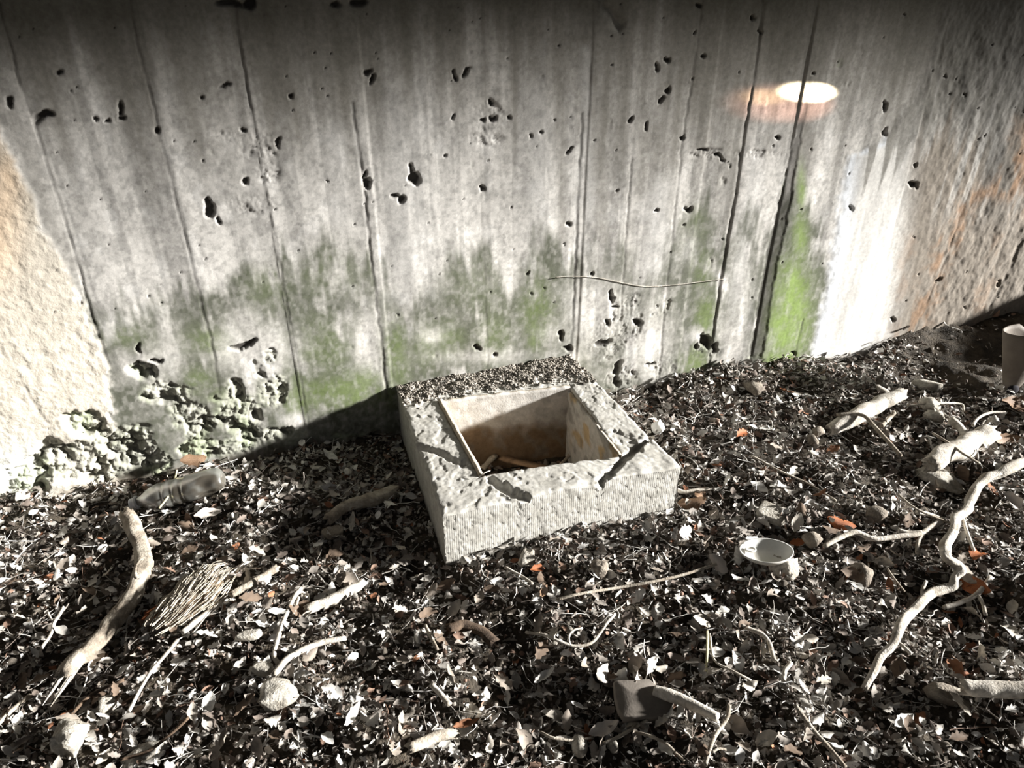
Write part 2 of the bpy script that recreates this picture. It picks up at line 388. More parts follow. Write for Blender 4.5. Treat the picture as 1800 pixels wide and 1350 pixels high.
for b in [(1392, 520, 30, 60, 1), (1380, 580, 34, 50, 1), (1372, 630, 34, 20, .8), (1405, 420, 14, 50, .6), (1406, 330, 8, 38, .75), (1400, 560, 30, 60, .6)]:
    viv = np.maximum(viv, blob(*b))
viv = viv * ss(.15, .5, sn * .6 + pn * .4 + .08) * ss(1325, 1352, PX + (PY - 560) * .18)
C = mixc(C, (.23, .32, .09), np.clip(viv * (.62 + .22 * fine + .3 * fine2), 0, .88))
# white lime and rust at the right end, with shade painted in
runs = fbm(UU * 36, ZZ * 1.2, 151, 4)
yw = 285 + (runs - .5) * 260 - 30 * ss(1500, 1600, PX)
white = mR * ss(-20, 20, PY - yw) * (1 - ss(1540, 1600, PX + (PY - 450) * .10 + (runs - .5) * 60))
C = mixc(C, (.20, .19, .165), mR * (1 - ss(-25, 15, PY - yw)) * .62)
C = mixc(C, (.74, .72, .68), white * .94)
C *= (1 - white * .10 * ss(.5, .6, dr))[..., None]
C = mixc(C, (.66, .69, .73), white * (1 - ss(6, 34, PX - edgeR)) * .8)
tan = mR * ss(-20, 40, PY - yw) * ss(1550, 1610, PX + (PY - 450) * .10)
C = mixc(C, (.205, .175, .14), tan * .92)  # brown crust, darkened to carry the soft shade on this end
lump = mR * ss(.45, .62, runs) * ss(40, 140, PY - (1760 - PX) * .2) * (1 - ss(330, 420, PY)) * ss(1600, 1650, PX)
C = mixc(C, (.44, .42, .39), lump * .7)
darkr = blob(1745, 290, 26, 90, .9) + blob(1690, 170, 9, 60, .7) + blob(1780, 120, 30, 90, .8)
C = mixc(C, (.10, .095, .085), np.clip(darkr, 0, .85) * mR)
C = mixc(C, (.075, .07, .06), ss(1560, 1760, PX) * (1 - ss(90, 300, PY + (runs - .5) * 120)) * .8)  # top right corner dimmed in the colour, like vignetting
for pl, w, k in [([(1810, 260), (1765, 320), (1700, 350), (1655, 440), (1625, 520), (1595, 600)], 16, .75), ([(1800, 300), (1770, 330)], 22, .5), ([(1590, 420), (1570, 600)], 14, .3), ([(1740, 420), (1715, 560)], 14, .35), ([(1620, 590), (1560, 610)], 14, .4), ([(1795, 230), (1800, 360)], 22, .6)]:
    d, s, pr = seg_field(QX + wx * 22, QY, pl)
    C = mixc(C, (.25, .15, .085), .85 * np.exp(-(d / w) ** 2) * k * ss(.3, .6, fbm(UU * 30, ZZ * 12, 161, 3)) * 1.2)
# crust at the left end
wc = fbm(UU * 12, ZZ * 5, 171, 3)
C = mixc(C, (.365, .33, .275), mL * .95)
C = mixc(C, (.62, .42, .25), mL * (blob(0, 400, 40, 90, .5) + blob(15, 300, 25, 60, .35)) * (.4 + wc))
C = mixc(C, (.60, .66, .66), mL * (blob(20, 830, 60, 60, .6)))
C = mixc(C, (.36, .33, .28), mL * ss(.5, .7, wc) * .3)
C = mixc(C, (.42, .42, .35), hc * .55)
C = mixc(C, (.26, .32, .17), hc * ss(.5, .7, pn) * .45)
C = mixc(C, (.20, .155, .115), ss(.02, -.03, ZZ) * .6 if False else (1 - ss(-.01, .035, ZZ + (pn - .5) * .05)) * .55)
C = mixc(C, (.030, .026, .022), np.clip(dirt_shade, 0, 1))
C = np.clip(C, .01, .9)

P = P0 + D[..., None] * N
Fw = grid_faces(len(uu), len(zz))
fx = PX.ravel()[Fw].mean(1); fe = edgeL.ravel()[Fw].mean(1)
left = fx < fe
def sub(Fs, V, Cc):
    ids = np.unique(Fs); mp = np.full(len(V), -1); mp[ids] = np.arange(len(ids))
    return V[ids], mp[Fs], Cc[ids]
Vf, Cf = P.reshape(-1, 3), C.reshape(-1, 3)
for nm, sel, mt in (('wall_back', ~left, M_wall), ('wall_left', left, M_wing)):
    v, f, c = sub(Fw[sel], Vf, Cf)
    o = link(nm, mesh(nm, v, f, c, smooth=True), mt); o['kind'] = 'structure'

# ------------------------------------------------------------------ bridge deck overhead (keeps the top of the wall in shade)
def slab(name, u0, u1, n0, n1, z0, z1, mt):
    c = [W0 + u * U + n * N + np.array([0, 0, z]) for z in (z0, z1) for u, n in ((u0, n0), (u1, n0), (u1, n1), (u0, n1))]
    f = [[0, 1, 2, 3], [4, 7, 6, 5], [0, 4, 5, 1], [1, 5, 6, 2], [2, 6, 7, 3], [3, 7, 4, 0]]
    return link(name, mesh(name, c, np.array(f)), mt)
o = slab('shade_block_1', 1.95, 2.9, -.02, .44, -.1, .26, M_deck); o['kind'] = 'structure'  # unseen block, added to shade the ground along the wall foot
o = slab('ceiling', -7, 16, -.6, 2.72, 3.38, 3.75, M_deck); o['kind'] = 'structure'

# ------------------------------------------------------------------ the concrete collar
def px_scale(Pw):
    """metres per picture pixel at a point (for sizes read off the photograph)"""
    d = Pw[1] * cp - (Pw[2] - H) * sp
    return d / F
def rubble_mask(X, Y):
    px, py = proj(np.stack([X, Y, np.full_like(X, ZT)], -1))
    base = np.interp(px, [697, 770, 1000, 1050, 1130], [712, 704, 668, 690, 720])
    return (1 - ss(-14, 8, py - base + (fbm(X * 60, Y * 60, 5, 2) - .5) * 30)), px, py
GROOVES = [([(736, 783), (775, 797), (818, 818)], 6, .012), ([(862, 845), (905, 866), (948, 886)], 9, .015), ([(1056, 848), (1085, 812), (1138, 766)], 7, .011), ([(1030, 850), (1062, 842)], 9, .006), ([(880, 868), (915, 888)], 6, .006), ([(1085, 760), (1125, 785)], 10, .006)]
def ztop(X, Y):
    a = (X - T_BL[0]) * U[0] + (Y - T_BL[1]) * U[1]
    z = T_FL[2] + (T_BR[2] - T_FL[2]) * np.clip(a / .6, 0, 1) * np.clip(1 - ((X - T_BR[0]) * N[0] + (Y - T_BR[1]) * N[1]) / .55, 0, 1)
    z = z - .015 * ss(.3, .6, a) * ss(.2, .55, (X - T_BL[0]) * N[0] + (Y - T_BL[1]) * N[1])
    m, px, py = rubble_mask(X, Y)
    z = z + m * ((fbm(X * 50, Y * 50, 7, 3) - .35) * .016 + .002)
    z = z + (fbm(X * 11, Y * 11, 8, 3) - .5) * .005 + (fbm(X * 110, Y * 110, 12, 3) - .5) * .0022
    chip = ss(.56, .66, fbm(X * 32, Y * 32, 17, 3)); z = z - chip * .0022
    for pl, w, dp in GROOVES:
        d, s, pr = seg_field(px + (fbm(X * 60, Y * 60, 3, 3) - .5) * 22, py, pl)
        z = z - (1 - ss(w * .5, w, d)) * dp
    # the front right lump stands a little higher than the slab it was broken from
    d, s, pr = seg_field(px, py, [(1062, 850), (1142, 762)])
    rside = ss(-2, 4, (px - 1062) * .74 + (py - 850) * .68) * ss(1000, 1060, px) * ss(745, 775, py)
    z = z + rside * .007 * (.7 + fbm(X * 25, Y * 25, 19, 3))
    return z
I_BL, I_BR, I_FR, I_FL = G0(770, 706, .165), G0(1001, 676, .172), G0(1093, 800, .157), G0(842, 837, .165)
def patch(a, b, c, d, n, m):
    s = np.linspace(0, 1, n)[None, :, None]; t = np.linspace(0, 1, m)[:, None, None]
    return (a * (1 - s) + b * s) * (1 - t) + (d * (1 - s) + c * s) * t       # a-b near row, d-c far row
parts = []
nl, nw = 170, 44
for a, b, c, d in ((T_BL, T_BR, I_BR, I_BL), (T_BR, T_FR, I_FR, I_BR), (T_FR, T_FL, I_FL, I_FR), (T_FL, T_BL, I_BL, I_FL)):
    g = patch(a, b, c, d, nl, nw)
    jit = np.stack([fbm(g[..., 0] * 40, g[..., 1] * 40, 41, 3) - .5, fbm(g[..., 0] * 40, g[..., 1] * 40, 43, 3) - .5], -1) * .008
    ed = np.ones((nw, nl)); g2 = g.copy(); g2[..., :2] += jit * ed[..., None]
    g2[..., 2] = ztop(g[..., 0], g[..., 1])
    rim = np.minimum(np.linspace(0, 1, nw), 1)[:, None] * np.ones((1, nl))
    g2[..., 2] -= .006 * np.exp(-rim * 30) + .004 * np.exp(-(1 - rim) * 30)
    parts.append((g2, grid_faces(nl, nw)))
    # outer side
    out = patch(a, b, b, a, nl, 46); depth = np.linspace(0, 1, 46)[:, None]
    tz = g2[0, :, 2][None, :]; out[..., 2] = tz * (1 - depth) + (-.06) * depth
    e = (b - a); nn = np.array([e[1], -e[0], 0]) / np.hypot(e[0], e[1]) * -1.0
    run = np.linspace(0, 1, nl)[None, :] * np.hypot(e[0], e[1])
    ds = (fbm(run * 9 + depth * 0, depth * 1.2 + run * 0, 61, 3) - .5) * .006 + (fbm(run * 120, depth * 26, 63, 3) - .5) * .0009
    pit = ss(.62, .72, fbm(run * 160, depth * 36, 66, 2)); ds = ds - pit * .0016
    fade = ss(0, .06, depth)
    out[..., :2] += (g2[0, :, :2] - g[0, :, :2])[None] * (1 - fade)[..., None]
    out += nn * (ds * fade)[..., None]
    parts.append((out[::-1], grid_faces(nl, 46)))
    # inner side
    inn = patch(d, c, c, d, nl, 16); dep = np.linspace(0, 1, 16)[:, None]
    inn[..., 2] = g2[-1, :, 2][None] * (1 - dep) - .13 * dep
    inn[0, :, :2] = g2[-1, :, :2]
    parts.append((inn, grid_faces(nl, 16)))
v, f = join(parts)
def comb(m, nd, lk, b, tc, bp, nb):
    # fine vertical comb marks cast into the faces
    mp = nd.new('ShaderNodeMapping'); mp.inputs['Rotation'].default_value = (0, 0, -math.radians(20)); lk.new(tc.outputs['Object'], mp.inputs['Vector'])
    wv = nd.new('ShaderNodeTexWave'); wv.inputs['Scale'].default_value = 58; wv.inputs['Distortion'].default_value = 1.0; wv.inputs['Detail'].default_value = 2
    m2 = nd.new('ShaderNodeMapping'); m2.inputs['Scale'].default_value = (1, 0.02, .06); lk.new(mp.outputs[0], m2.inputs['Vector']); lk.new(m2.outputs[0], wv.inputs['Vector'])
    geo = nd.new('ShaderNodeNewGeometry'); sep = nd.new('ShaderNodeSeparateXYZ'); lk.new(geo.outputs['Normal'], sep.inputs[0])
    ab = nd.new('ShaderNodeMath'); ab.operation = 'ABSOLUTE'; lk.new(sep.outputs[2], ab.inputs[0])
    iv = nd.new('ShaderNodeMapRange'); iv.inputs[1].default_value = .3; iv.inputs[2].default_value = .6; iv.inputs[3].default_value = .34; iv.inputs[4].default_value = 0; lk.new(ab.outputs[0], iv.inputs[0])
    b2 = nd.new('ShaderNodeBump'); b2.inputs['Distance'].default_value = .0007
    lk.new(iv.outputs[0], b2.inputs['Strength']); lk.new(wv.outputs['Fac'], b2.inputs['Height']); lk.new(bp.outputs[0], b2.inputs['Normal'])
    lk.new(b2.outputs[0], b.inputs['Normal'])
M_collar = mat('collar_concrete', (.42, .405, .37), base2=(.34, .325, .29), nscale=95, namp=.26, bscale=340, bump=.3, bdist=.0012, extra=comb)
collar = link('concrete_collar', mesh('concrete_collar', v, f, smooth=True), M_collar)
tag(collar, 'hollow square concrete collar of a catch pit standing against the board-marked wall', 'concrete box')

M_lin = mat('pit_lining', attr=True, nscale=60, namp=.22, bscale=200, bump=.4, bdist=.002)
def lining(a, b, kind):
    """thin lining board on one side of the pit, from a to b, facing the hole"""
    cen = (I_BL + I_BR + I_FR + I_FL) / 4
    e = b - a; n = np.array([-e[1], e[0], 0]); n /= np.hypot(*n[:2])
    if np.dot(cen - a, n) < 0: n = -n
    th, rise = {'back': (.010, .004), 'left': (.011, .006), 'right': (.008, -.004), 'front': (.006, -.02)}[kind]
    nx, nz = 70, 40
    s = np.linspace(0, 1, nx); t = np.linspace(0, 1, nz)
    S, T = np.meshgrid(s, t)
    zt = ztop((a[0] + e[0] * s), (a[1] + e[1] * s)).mean() + rise + (fbm(s * 20, s * 0, 3, 2) - .5) * .006
    face = a + e * S[..., None] + n * (th + (fbm(S * 8, T * 6, 11, 3) - .5) * .006)[..., None]
    face[..., 2] = zt[None] * (1 - T) - .13 * T
    back = a + e * s[:, None] + n * .0005; back[:, 2] = zt
    low = back.copy(); low[:, 2] = -.13
    V = np.concatenate([face.reshape(-1, 3), back, low]); Fc = [grid_faces(nx, nz)]
    i = np.arange(nx - 1); o = nx * nz
    Fc.append(np.stack([o + i, o + i + 1, i + 1, i], 1)); Fc.append(np.stack([o + i, o + nx + i, o + nx + i + 1, o + i + 1], 1))
    nse = fbm(S * 7, T * 5, 23, 4); nse2 = fbm(S * 9, T * 7, 29, 4)
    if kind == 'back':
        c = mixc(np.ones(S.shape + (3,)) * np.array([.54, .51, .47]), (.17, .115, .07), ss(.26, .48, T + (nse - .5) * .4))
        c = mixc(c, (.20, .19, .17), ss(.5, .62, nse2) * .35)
    elif kind == 'right':
        c = mixc(np.ones(S.shape + (3,)) * np.array([.44, .425, .395]), (.40, .28, .13), ss(.52, .64, nse) * (1 - ss(.35, .7, T)) * .8)
        c = mixc(c, (.12, .11, .095), ss(.50, .62, nse2) * .5)
    else:
        c = np.ones(S.shape + (3,)) * np.array([.52, .45, .36]) * (.7 + .6 * nse)[..., None]
    cb = np.tile(np.array([[.50, .42, .32]]), (2 * nx, 1))
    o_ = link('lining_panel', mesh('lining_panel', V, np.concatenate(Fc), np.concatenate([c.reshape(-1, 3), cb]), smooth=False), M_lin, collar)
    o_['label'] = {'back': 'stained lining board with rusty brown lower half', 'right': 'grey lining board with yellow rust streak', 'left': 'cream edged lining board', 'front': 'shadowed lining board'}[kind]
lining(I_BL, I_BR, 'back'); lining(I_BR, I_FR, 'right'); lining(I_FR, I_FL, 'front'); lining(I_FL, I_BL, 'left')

# ------------------------------------------------------------------ scatter machinery
import bmesh
def ico(sub):
    bm = bmesh.new(); bmesh.ops.create_icosphere(bm, subdivisions=sub, radius=1)
    V = np.array([v.co[:] for v in bm.verts]); Fc = np.array([[v.index for v in f.verts] for f in bm.faces]); bm.free(); return V, Fc
ICO1, ICO2, ICO3, ICO4 = ico(1), ico(2), ico(3), ico(4)
def rots(n, rs, tilt):
    """random rotations: any heading, leaning by about tilt radians"""
    h = rs.uniform(0, 2 * math.pi, n); ax = rs.uniform(0, 2 * math.pi, n); t = np.clip(rs.normal(0, tilt, n), -1.35, 1.35)
    spn = np.zeros((n, 3, 3)); c, s = np.cos(h), np.sin(h)
    spn[:, 0, 0] = c; spn[:, 0, 1] = -s; spn[:, 1, 0] = s; spn[:, 1, 1] = c; spn[:, 2, 2] = 1
    k = np.stack([np.cos(ax), np.sin(ax), np.zeros(n)], 1); K = np.zeros((n, 3, 3))
    K[:, 0, 2] = k[:, 1]; K[:, 1, 2] = -k[:, 0]; K[:, 2, 0] = -k[:, 1]; K[:, 2, 1] = k[:, 0]
    R = np.eye(3)[None] + np.sin(t)[:, None, None] * K + (1 - np.cos(t))[:, None, None] * (K @ K)
    return R @ spn
def leaf_template(k):
    rs = np.random.RandomState(100 + k); n = 9; t = np.linspace(0, 1, n)
    w = np.sin(np.pi * np.clip(t, .02, .98)) ** .8 * rs.uniform(.22, .34)
    kind = k % 4
    if kind in (0, 1, 2) and k != 2: w = w * (1 + .55 * np.sin(np.arange(n) * math.pi + rs.uniform(-.5, .5)))          # lobed like an oak leaf
    if kind == 3: w = w * rs.uniform(.55, 1.1, n)                                                     # torn
    cx = rs.uniform(-1.6, 1.6); cy = rs.uniform(.5, 3.0) * rs.choice([-1, 1], p=[.3, .7])
    cols = np.array([-1, -.55, 0, .55, 1.0]); tw = rs.uniform(-1.0, 1.0)
    V = []
    for i in range(n):
        for c in cols:
            x = t[i] - .5; y = w[i] * c * (1 + rs.uniform(-.08, .08)); z = 0
            z += cx * .35 * (x * x - .08) + cy * y * y * 1.1 + .03 * rs.normal() * abs(c)
            a = tw * x; y, z = y * math.cos(a) - z * math.sin(a), y * math.sin(a) + z * math.cos(a)
            V.append((x, y, z))
    return np.array(V), grid_faces(5, n)
LEAVES = [leaf_template(k) for k in range(14)]
def frag_template(k):
    rs = np.random.RandomState(500 + k); n = rs.randint(4, 7); a = np.sort(rs.uniform(0, 2 * math.pi, n)); r = rs.uniform(.25, .6, n)
    V = np.stack([np.cos(a) * r, np.sin(a) * r * .7, rs.normal(0, .12, n)], 1); V = np.concatenate([[[0, 0, rs.uniform(-.15, .15)]], V])
    i = np.arange(n); return V, np.stack([np.zeros(n, int), 1 + i, 1 + (i + 1) % n], 1)
FRAGS = [frag_template(k) for k in range(12)]
def tube(C, R, sides=6, cap=True, rough=0, seed=0, flat=1.0):
    C = np.asarray(C, float); n = len(C); T = np.gradient(C, axis=0); T /= np.linalg.norm(T, axis=1)[:, None] + 1e-9
    up = np.array([0, 0, 1.0]); A = np.cross(T, up); A /= np.linalg.norm(A, axis=1)[:, None] + 1e-9; B = np.cross(A, T)
    th = np.linspace(0, 2 * math.pi, sides, endpoint=False)
    R = np.asarray(R, float) * np.ones(n); rr_ = R[:, None] * np.ones((1, sides))
    if rough:
        ii = np.arange(n)[:, None] * .10; thm = np.abs((th[None] % (2 * math.pi)) - math.pi) * 1.6; rr_ = rr_ * (1 + rough * (fbm(ii + 0 * th, thm + seed + 0 * ii, seed, 2) - .5) * 1.8 + rough * .7 * (fbm(ii * 5 + 0 * th, thm * 2 + 0 * ii, seed + 4, 2) - .5) + rough * .55 * (fbm(ii * 2.2 + 0 * th, thm * 6 + 0 * ii, seed + 8, 3) - .5))
    V = C[:, None] + rr_[..., None] * (np.cos(th)[None, :, None] * A[:, None] + flat * np.sin(th)[None, :, None] * B[:, None])
    i = np.arange(n - 1)[:, None]; j = np.arange(sides)[None]; a = i * sides + j; b = i * sides + (j + 1) % sides
    Fc = [np.stack([a, b, b + sides, a + sides], -1).reshape(-1, 4)]
    V = V.reshape(-1, 3)
    if cap:
        o = len(V); V = np.concatenate([V, [C[0], C[-1]]]); j = np.arange(sides)
        Fc.append(np.stack([np.full(sides, o), (j + 1) % sides, j], 1)); Fc.append(np.stack([np.full(sides, o + 1), (n - 1) * sides + j, (n - 1) * sides + (j + 1) % sides], 1))
    return V, Fc
def twig_template(k):
    rs = np.random.RandomState(900 + k); n = 7; t = np.linspace(-.5, .5, n)
    C = np.stack([t, np.cumsum(rs.normal(0, .035, n)), np.cumsum(rs.normal(0, .02, n))], 1)
    v, f = tube(C, np.linspace(.014, .006, n) * rs.uniform(.7, 1.5), 4, cap=False)
    ps = [(v, f)]
    if k % 2:
        b = np.stack([np.linspace(0, .22, 4), np.linspace(0, .16, 4) * rs.choice([-1, 1]), np.linspace(0, .06, 4)], 1) + C[3]
        ps.append(tube(b, np.linspace(.008, .004, 4), 4, cap=False))
    v, f = join(ps); return v, f[0]
TWIGS = [twig_template(k) for k in range(10)]

PAL = np.array([[.36, .335, .30], [.46, .44, .405], [.22, .195, .17], [.13, .105, .088], [.58, .56, .53], [.17, .11, .08], [.24, .105, .055]])
def palette(n, rs, p):
    c = PAL[rs.choice(len(PAL), n, p=p)] * rs.uniform(.65, 1.3, (n, 1)); return c
XR, YR = (-2.25, 2.75), (.45, 3.0)
def litter_pos(n, rs, edge=.012):
    """points on open ground: in front of the wall, off the collar, thinner on the dusty berm"""
    out = []
    need = n
    while need > 0:
        x = rs.uniform(*XR, need * 2); y = rs.uniform(*YR, need * 2)
        nn = (x - W0[0]) * N[0] + (y - W0[1]) * N[1]; u = (x - W0[0]) * U[0] + (y - W0[1]) * U[1]
        ok = (nn > edge) & (boxcoord(x, y) < -.004)
        far = np.abs(x) > y * .80 + .45; ok &= ~far | (rs.uniform(0, 1, len(x)) < .3)
        berm = ss(.92, 1.12, u) * (1 - ss(.34, .46, nn + (fbm(x * 12, y * 12, 5, 2) - .5) * .15)); ok &= rs.uniform(0, 1, len(x)) > berm * .93
        clump = fbm(x * 5, y * 5, 77, 3); ok &= rs.uniform(0, 1, len(x)) < .55 + .9 * (clump - .2)
        p = np.stack([x[ok], y[ok]], 1)[:need]; out.append(p); need -= len(p)
    return np.concatenate(out)
def scatter(name, temps, n, rs, smin, smax, tilt, zlo, zhi, cols, mt, pos=None, zs=None, squash=None):
    p = litter_pos(n, rs) if pos is None else pos; n = len(p)
    R = rots(n, rs, tilt); s = rs.uniform(smin, smax, n) ** 1.0
    z = (gh(p[:, 0], p[:, 1]) if zs is None else zs) + rs.uniform(zlo, zhi, n)
    P_ = np.stack([p[:, 0], p[:, 1], z], 1); which = rs.randint(0, len(temps), n)
    Vs, Fs, Cs, o = [], [], [], 0
    for k, (tv, tf) in enumerate(temps):
        m = np.where(which == k)[0]
        if not len(m): continue
        sc = s[m][:, None, None]
        base = tv[None] * sc
        if squash is not None: base = base * rs.uniform(squash, 1, (len(m), 1, 3))
        v = np.einsum('nij,nkj->nki', R[m], base) + P_[m][:, None]
        Vs.append(v.reshape(-1, 3)); Fs.append((tf[None] + (np.arange(len(m)) * len(tv))[:, None, None] + o).reshape(-1, tf.shape[1]))
        Cs.append(np.repeat(cols[m], len(tv), 0)); o += len(m) * len(tv)
    by = {}
    for f in Fs: by.setdefault(f.shape[1], []).append(f)
    me = mesh(name, np.concatenate(Vs), [np.concatenate(f) for f in by.values()], np.concatenate(Cs), smooth=False)
    return link(name, me, mt)

# ------------------------------------------------------------------ the uncountable litter
rs = np.random.RandomState(5)
n = 17000
o = scatter('leaf_litter', LEAVES, n, rs, .010, .037, .80, -.006, .030, palette(n, rs, [.23, .17, .23, .21, .08, .07, .01]), M_lit)
o['kind'] = 'stuff'; tag(o, 'deep litter of small broken dead leaves covering the ground', 'leaf litter')
n = 26000
o = scatter('leaf_crumbs', FRAGS, n, rs, .006, .022, .7, -.002, .018, palette(n, rs, [.22, .17, .24, .20, .09, .07, .01]), M_lit)
o['kind'] = 'stuff'; tag(o, 'crumbled leaf flakes filling the gaps between the dead leaves', 'leaf litter')
n = 4200
o = scatter('fine_twigs', TWIGS, n, rs, .025, .11, .30, .002, .020, palette(n, rs, [.25, .30, .12, .10, .20, .03, .0]), M_twig)
o['kind'] = 'stuff'; tag(o, 'fine hair-thin twigs and stalks mixed through the litter', 'twigs')
n = 16000
o = scatter('soil_crumbs', [ICO1], n, rs, .0025, .0085, .8, -.002, .010, palette(n, rs, [.10, .05, .35, .40, .0, .10, .0]), M_crumb, squash=.55)
o['kind'] = 'stuff'; tag(o, 'dark soil crumbs and grit between the leaves', 'soil')

# crumbs of mortar heaped on the back rim of the collar
rs = np.random.RandomState(6)
cand = rs.uniform(0, 1, (26000, 2)); a_, b_ = cand[:, :1], cand[:, 1:]
pp = (T_BL * (1 - a_) + T_BR * a_) * (1 - b_) + ((T_BL * .72 + T_FL * .28) * (1 - a_) + (T_BR * .72 + T_FR * .28) * a_) * b_
mk, _, _ = rubble_mask(pp[:, 0], pp[:, 1]); inh = np.zeros(len(pp))
hole = [I_BL, I_BR, I_FR, I_FL]
dh = 9 * np.ones(len(pp))
for a, b in zip([I_FL, I_FR, I_BR, I_BL], [I_FR, I_BR, I_BL, I_FL]):
    e = b - a; nn = np.array([-e[1], e[0]]) / np.hypot(*e[:2]); dh = np.minimum(dh, (pp[:, 0] - a[0]) * nn[0] + (pp[:, 1] - a[1]) * nn[1])
keep = (rs.uniform(0, 1, len(pp)) < mk) & (dh < -.006); pp = pp[keep][:5200]
rb = scatter('mortar_crumbs', [ICO1], 0, rs, .0010, .0052, .8, -.001, .002, np.array([.23, .205, .175]) * rs.uniform(.3, 1.7, (len(pp), 1)), M_crumb, pos=pp[:, :2], zs=ztop(pp[:, 0], pp[:, 1]), squash=.5)
rb.parent = collar; rb['kind'] = 'stuff'

# things inside the pit: leaves and crumbs on its dark bottom
rs = np.random.RandomState(8)
ab = rs.uniform(.06, .94, (420, 2)); pp = (I_BL * (1 - ab[:, :1]) + I_BR * ab[:, :1]) * (1 - ab[:, 1:]) + (I_FL * (1 - ab[:, :1]) + I_FR * ab[:, :1]) * ab[:, 1:]
o = scatter('pit_litter', LEAVES, 0, rs, .015, .04, .5, -.004, .012, palette(420, rs, [.1, .1, .25, .3, .05, .2, .0]), M_lit, pos=pp[:, :2], zs=np.full(420, -.082))
o['kind'] = 'stuff'; tag(o, 'dim dead leaves lying on the bottom of the concrete pit', 'leaf litter')

# ------------------------------------------------------------------ path helpers for sticks
def smooth_path(pts, per=8):
    P_ = [np.asarray(p, float) for p in pts]
    P_ = [2 * P_[0] - P_[1]] + P_ + [2 * P_[-1] - P_[-2]]; out = []
    for i in range(1, len(P_) - 2):
        for k in range(per):
            t = k / per; a, b, c, d = P_[i - 1:i + 3]
            out.append(.5 * ((2 * b) + (-a + c) * t + (2 * a - 5 * b + 4 * c - d) * t * t + (-a + 3 * b - 3 * c + d) * t ** 3))
    out.append(P_[-2]); return np.array(out)
def ground_path(px, lift, rad_px):
    pts = []
    for q in px:
        g = Gp(q[0], q[1], 0); s = px_scale(g); r = (q[2] if len(q) > 2 else rad_px) * s
        l = lift + (q[3] if len(q) > 3 else 0)
        g = Gp(q[0], q[1], l + r * .8); pts.append((*g, r))
    pts = np.array(pts)
    if rad_px >= 5 and 3 <= len(px) <= 6:                                    # stiff pieces bridge the hollows
        t = np.arange(len(px)); k = np.polyfit(t, pts[:, 2], 1); z = np.polyval(k, t) + .004
        for i, q in enumerate(px): pts[i, :3] = G0(q[0], q[1], z[i])
    return pts
def local(o_pts):
    """move a cloud so that its own origin is at its base; returns cloud and origin"""
    c = np.array([o_pts[:, 0].mean(), o_pts[:, 1].mean(), o_pts[:, 2].min()]); return c
def put(name, V, Fc, mt, col=None, parent=None, smooth=True, org=None):
    V = np.asarray(V, float).reshape(-1, 3)
    c = local(V) if org is None else org
    o = link(name, mesh(name, V - c, Fc, col, smooth), mt, parent)
    if parent is None: o.location = c
    return o
def stick(name, px, rad_px, label, cat, mt, lift=.018, rough=.18, sides=8, per=8, group=None, branches=(), broken=True, seed=0, flat=.9):
    g = ground_path(px, lift, rad_px); sp_ = smooth_path(g, per); C_, R_ = sp_[:, :3], np.maximum(sp_[:, 3], .0004)
    n = len(C_); sd = seed or (hash(label) % 97 if False else (sum(map(ord, label)) % 97))
    wob = np.stack([fbm(np.arange(n) * .13, np.zeros(n) + k * 7, sd, 2) - .5 for k in range(3)], 1); C_ = C_ + wob * R_[:, None] * .7
    if R_.max() > .008:                                                        # knots and worn spots on the stouter ones
        sides = max(sides, 22); kk = np.random.RandomState(sd + 1)
        for _ in range(3 + n // 25):
            kc = kk.uniform(0, n); R_ = R_ * (1 + kk.uniform(-.10, .16) * np.exp(-((np.arange(n) - kc) / kk.uniform(1.5, 5)) ** 2))
    V, Fc = tube(C_, R_, sides, True, rough * (1.25 if sides > 20 else 1), sd, flat)
    if broken:
        q = fbm(np.arange(sides) * 1.7, np.zeros(sides), sd + 3, 2) - .3
        T0 = C_[0] - C_[1]; T0 /= np.linalg.norm(T0); T1 = C_[-1] - C_[-2]; T1 /= np.linalg.norm(T1)
        V[:sides] += T0 * (q * R_[0] * 1.6)[:, None]; V[(n - 1) * sides:n * sides] += T1 * (q[::-1] * R_[-1] * 1.6)[:, None]
    c = local(V); o = put(name, V, Fc, mt, org=c); tag(o, label, cat, group)
    for b in branches:
        gb = ground_path(b[0], lift, b[1]); sb = smooth_path(gb, 6)
        vb, fb = tube(sb[:, :3], np.maximum(sb[:, 3], .0004), 6, True, .2, sd + 5)
        put('side_twig', vb, fb, mt, parent=o, org=c)
    return o, C_, R_, c

# the long barkless branch at the left
big, C_, R_, c = stick('fallen_branch', [(228, 905, 11, .0), (238, 930, 13), (246, 965, 14), (249, 995, 15), (241, 1030, 14), (229, 1055, 15), (212, 1078, 14), (192, 1103, 15), (168, 1130, 15, .006), (142, 1155, 15, .012), (120, 1184, 13, .014)],
    13, 'thick pale barkless branch with a knot hollow, lying below the plastic bottle', 'branch', M_wood, lift=.028, rough=.22, sides=14, seed=12)
k0 = int(len(C_) * .31); t_ = C_[k0 + 1] - C_[k0 - 1]; t_ /= np.linalg.norm(t_)
view = CAM - C_[k0]; view /= np.linalg.norm(view); sd_ = np.cross(t_, view); sd_ /= np.linalg.norm(sd_)
V, Fc = ICO2
kn = C_[k0] + view * R_[k0] * .98 + V[:, :1] * t_ * R_[k0] * 1.9 + V[:, 1:2] * sd_ * R_[k0] * .42 + V[:, 2:] * view * R_[k0] * .32
q = put('knot_hollow', kn, Fc, M_darkwood, parent=big, org=c); q['label'] = 'dark rotten knot hollow'
ring = []
for a in np.linspace(0, 2 * math.pi, 25): ring.append(C_[k0] + view * R_[k0] * 1.0 + t_ * math.cos(a) * R_[k0] * 2.1 + sd_ * math.sin(a) * R_[k0] * .62)
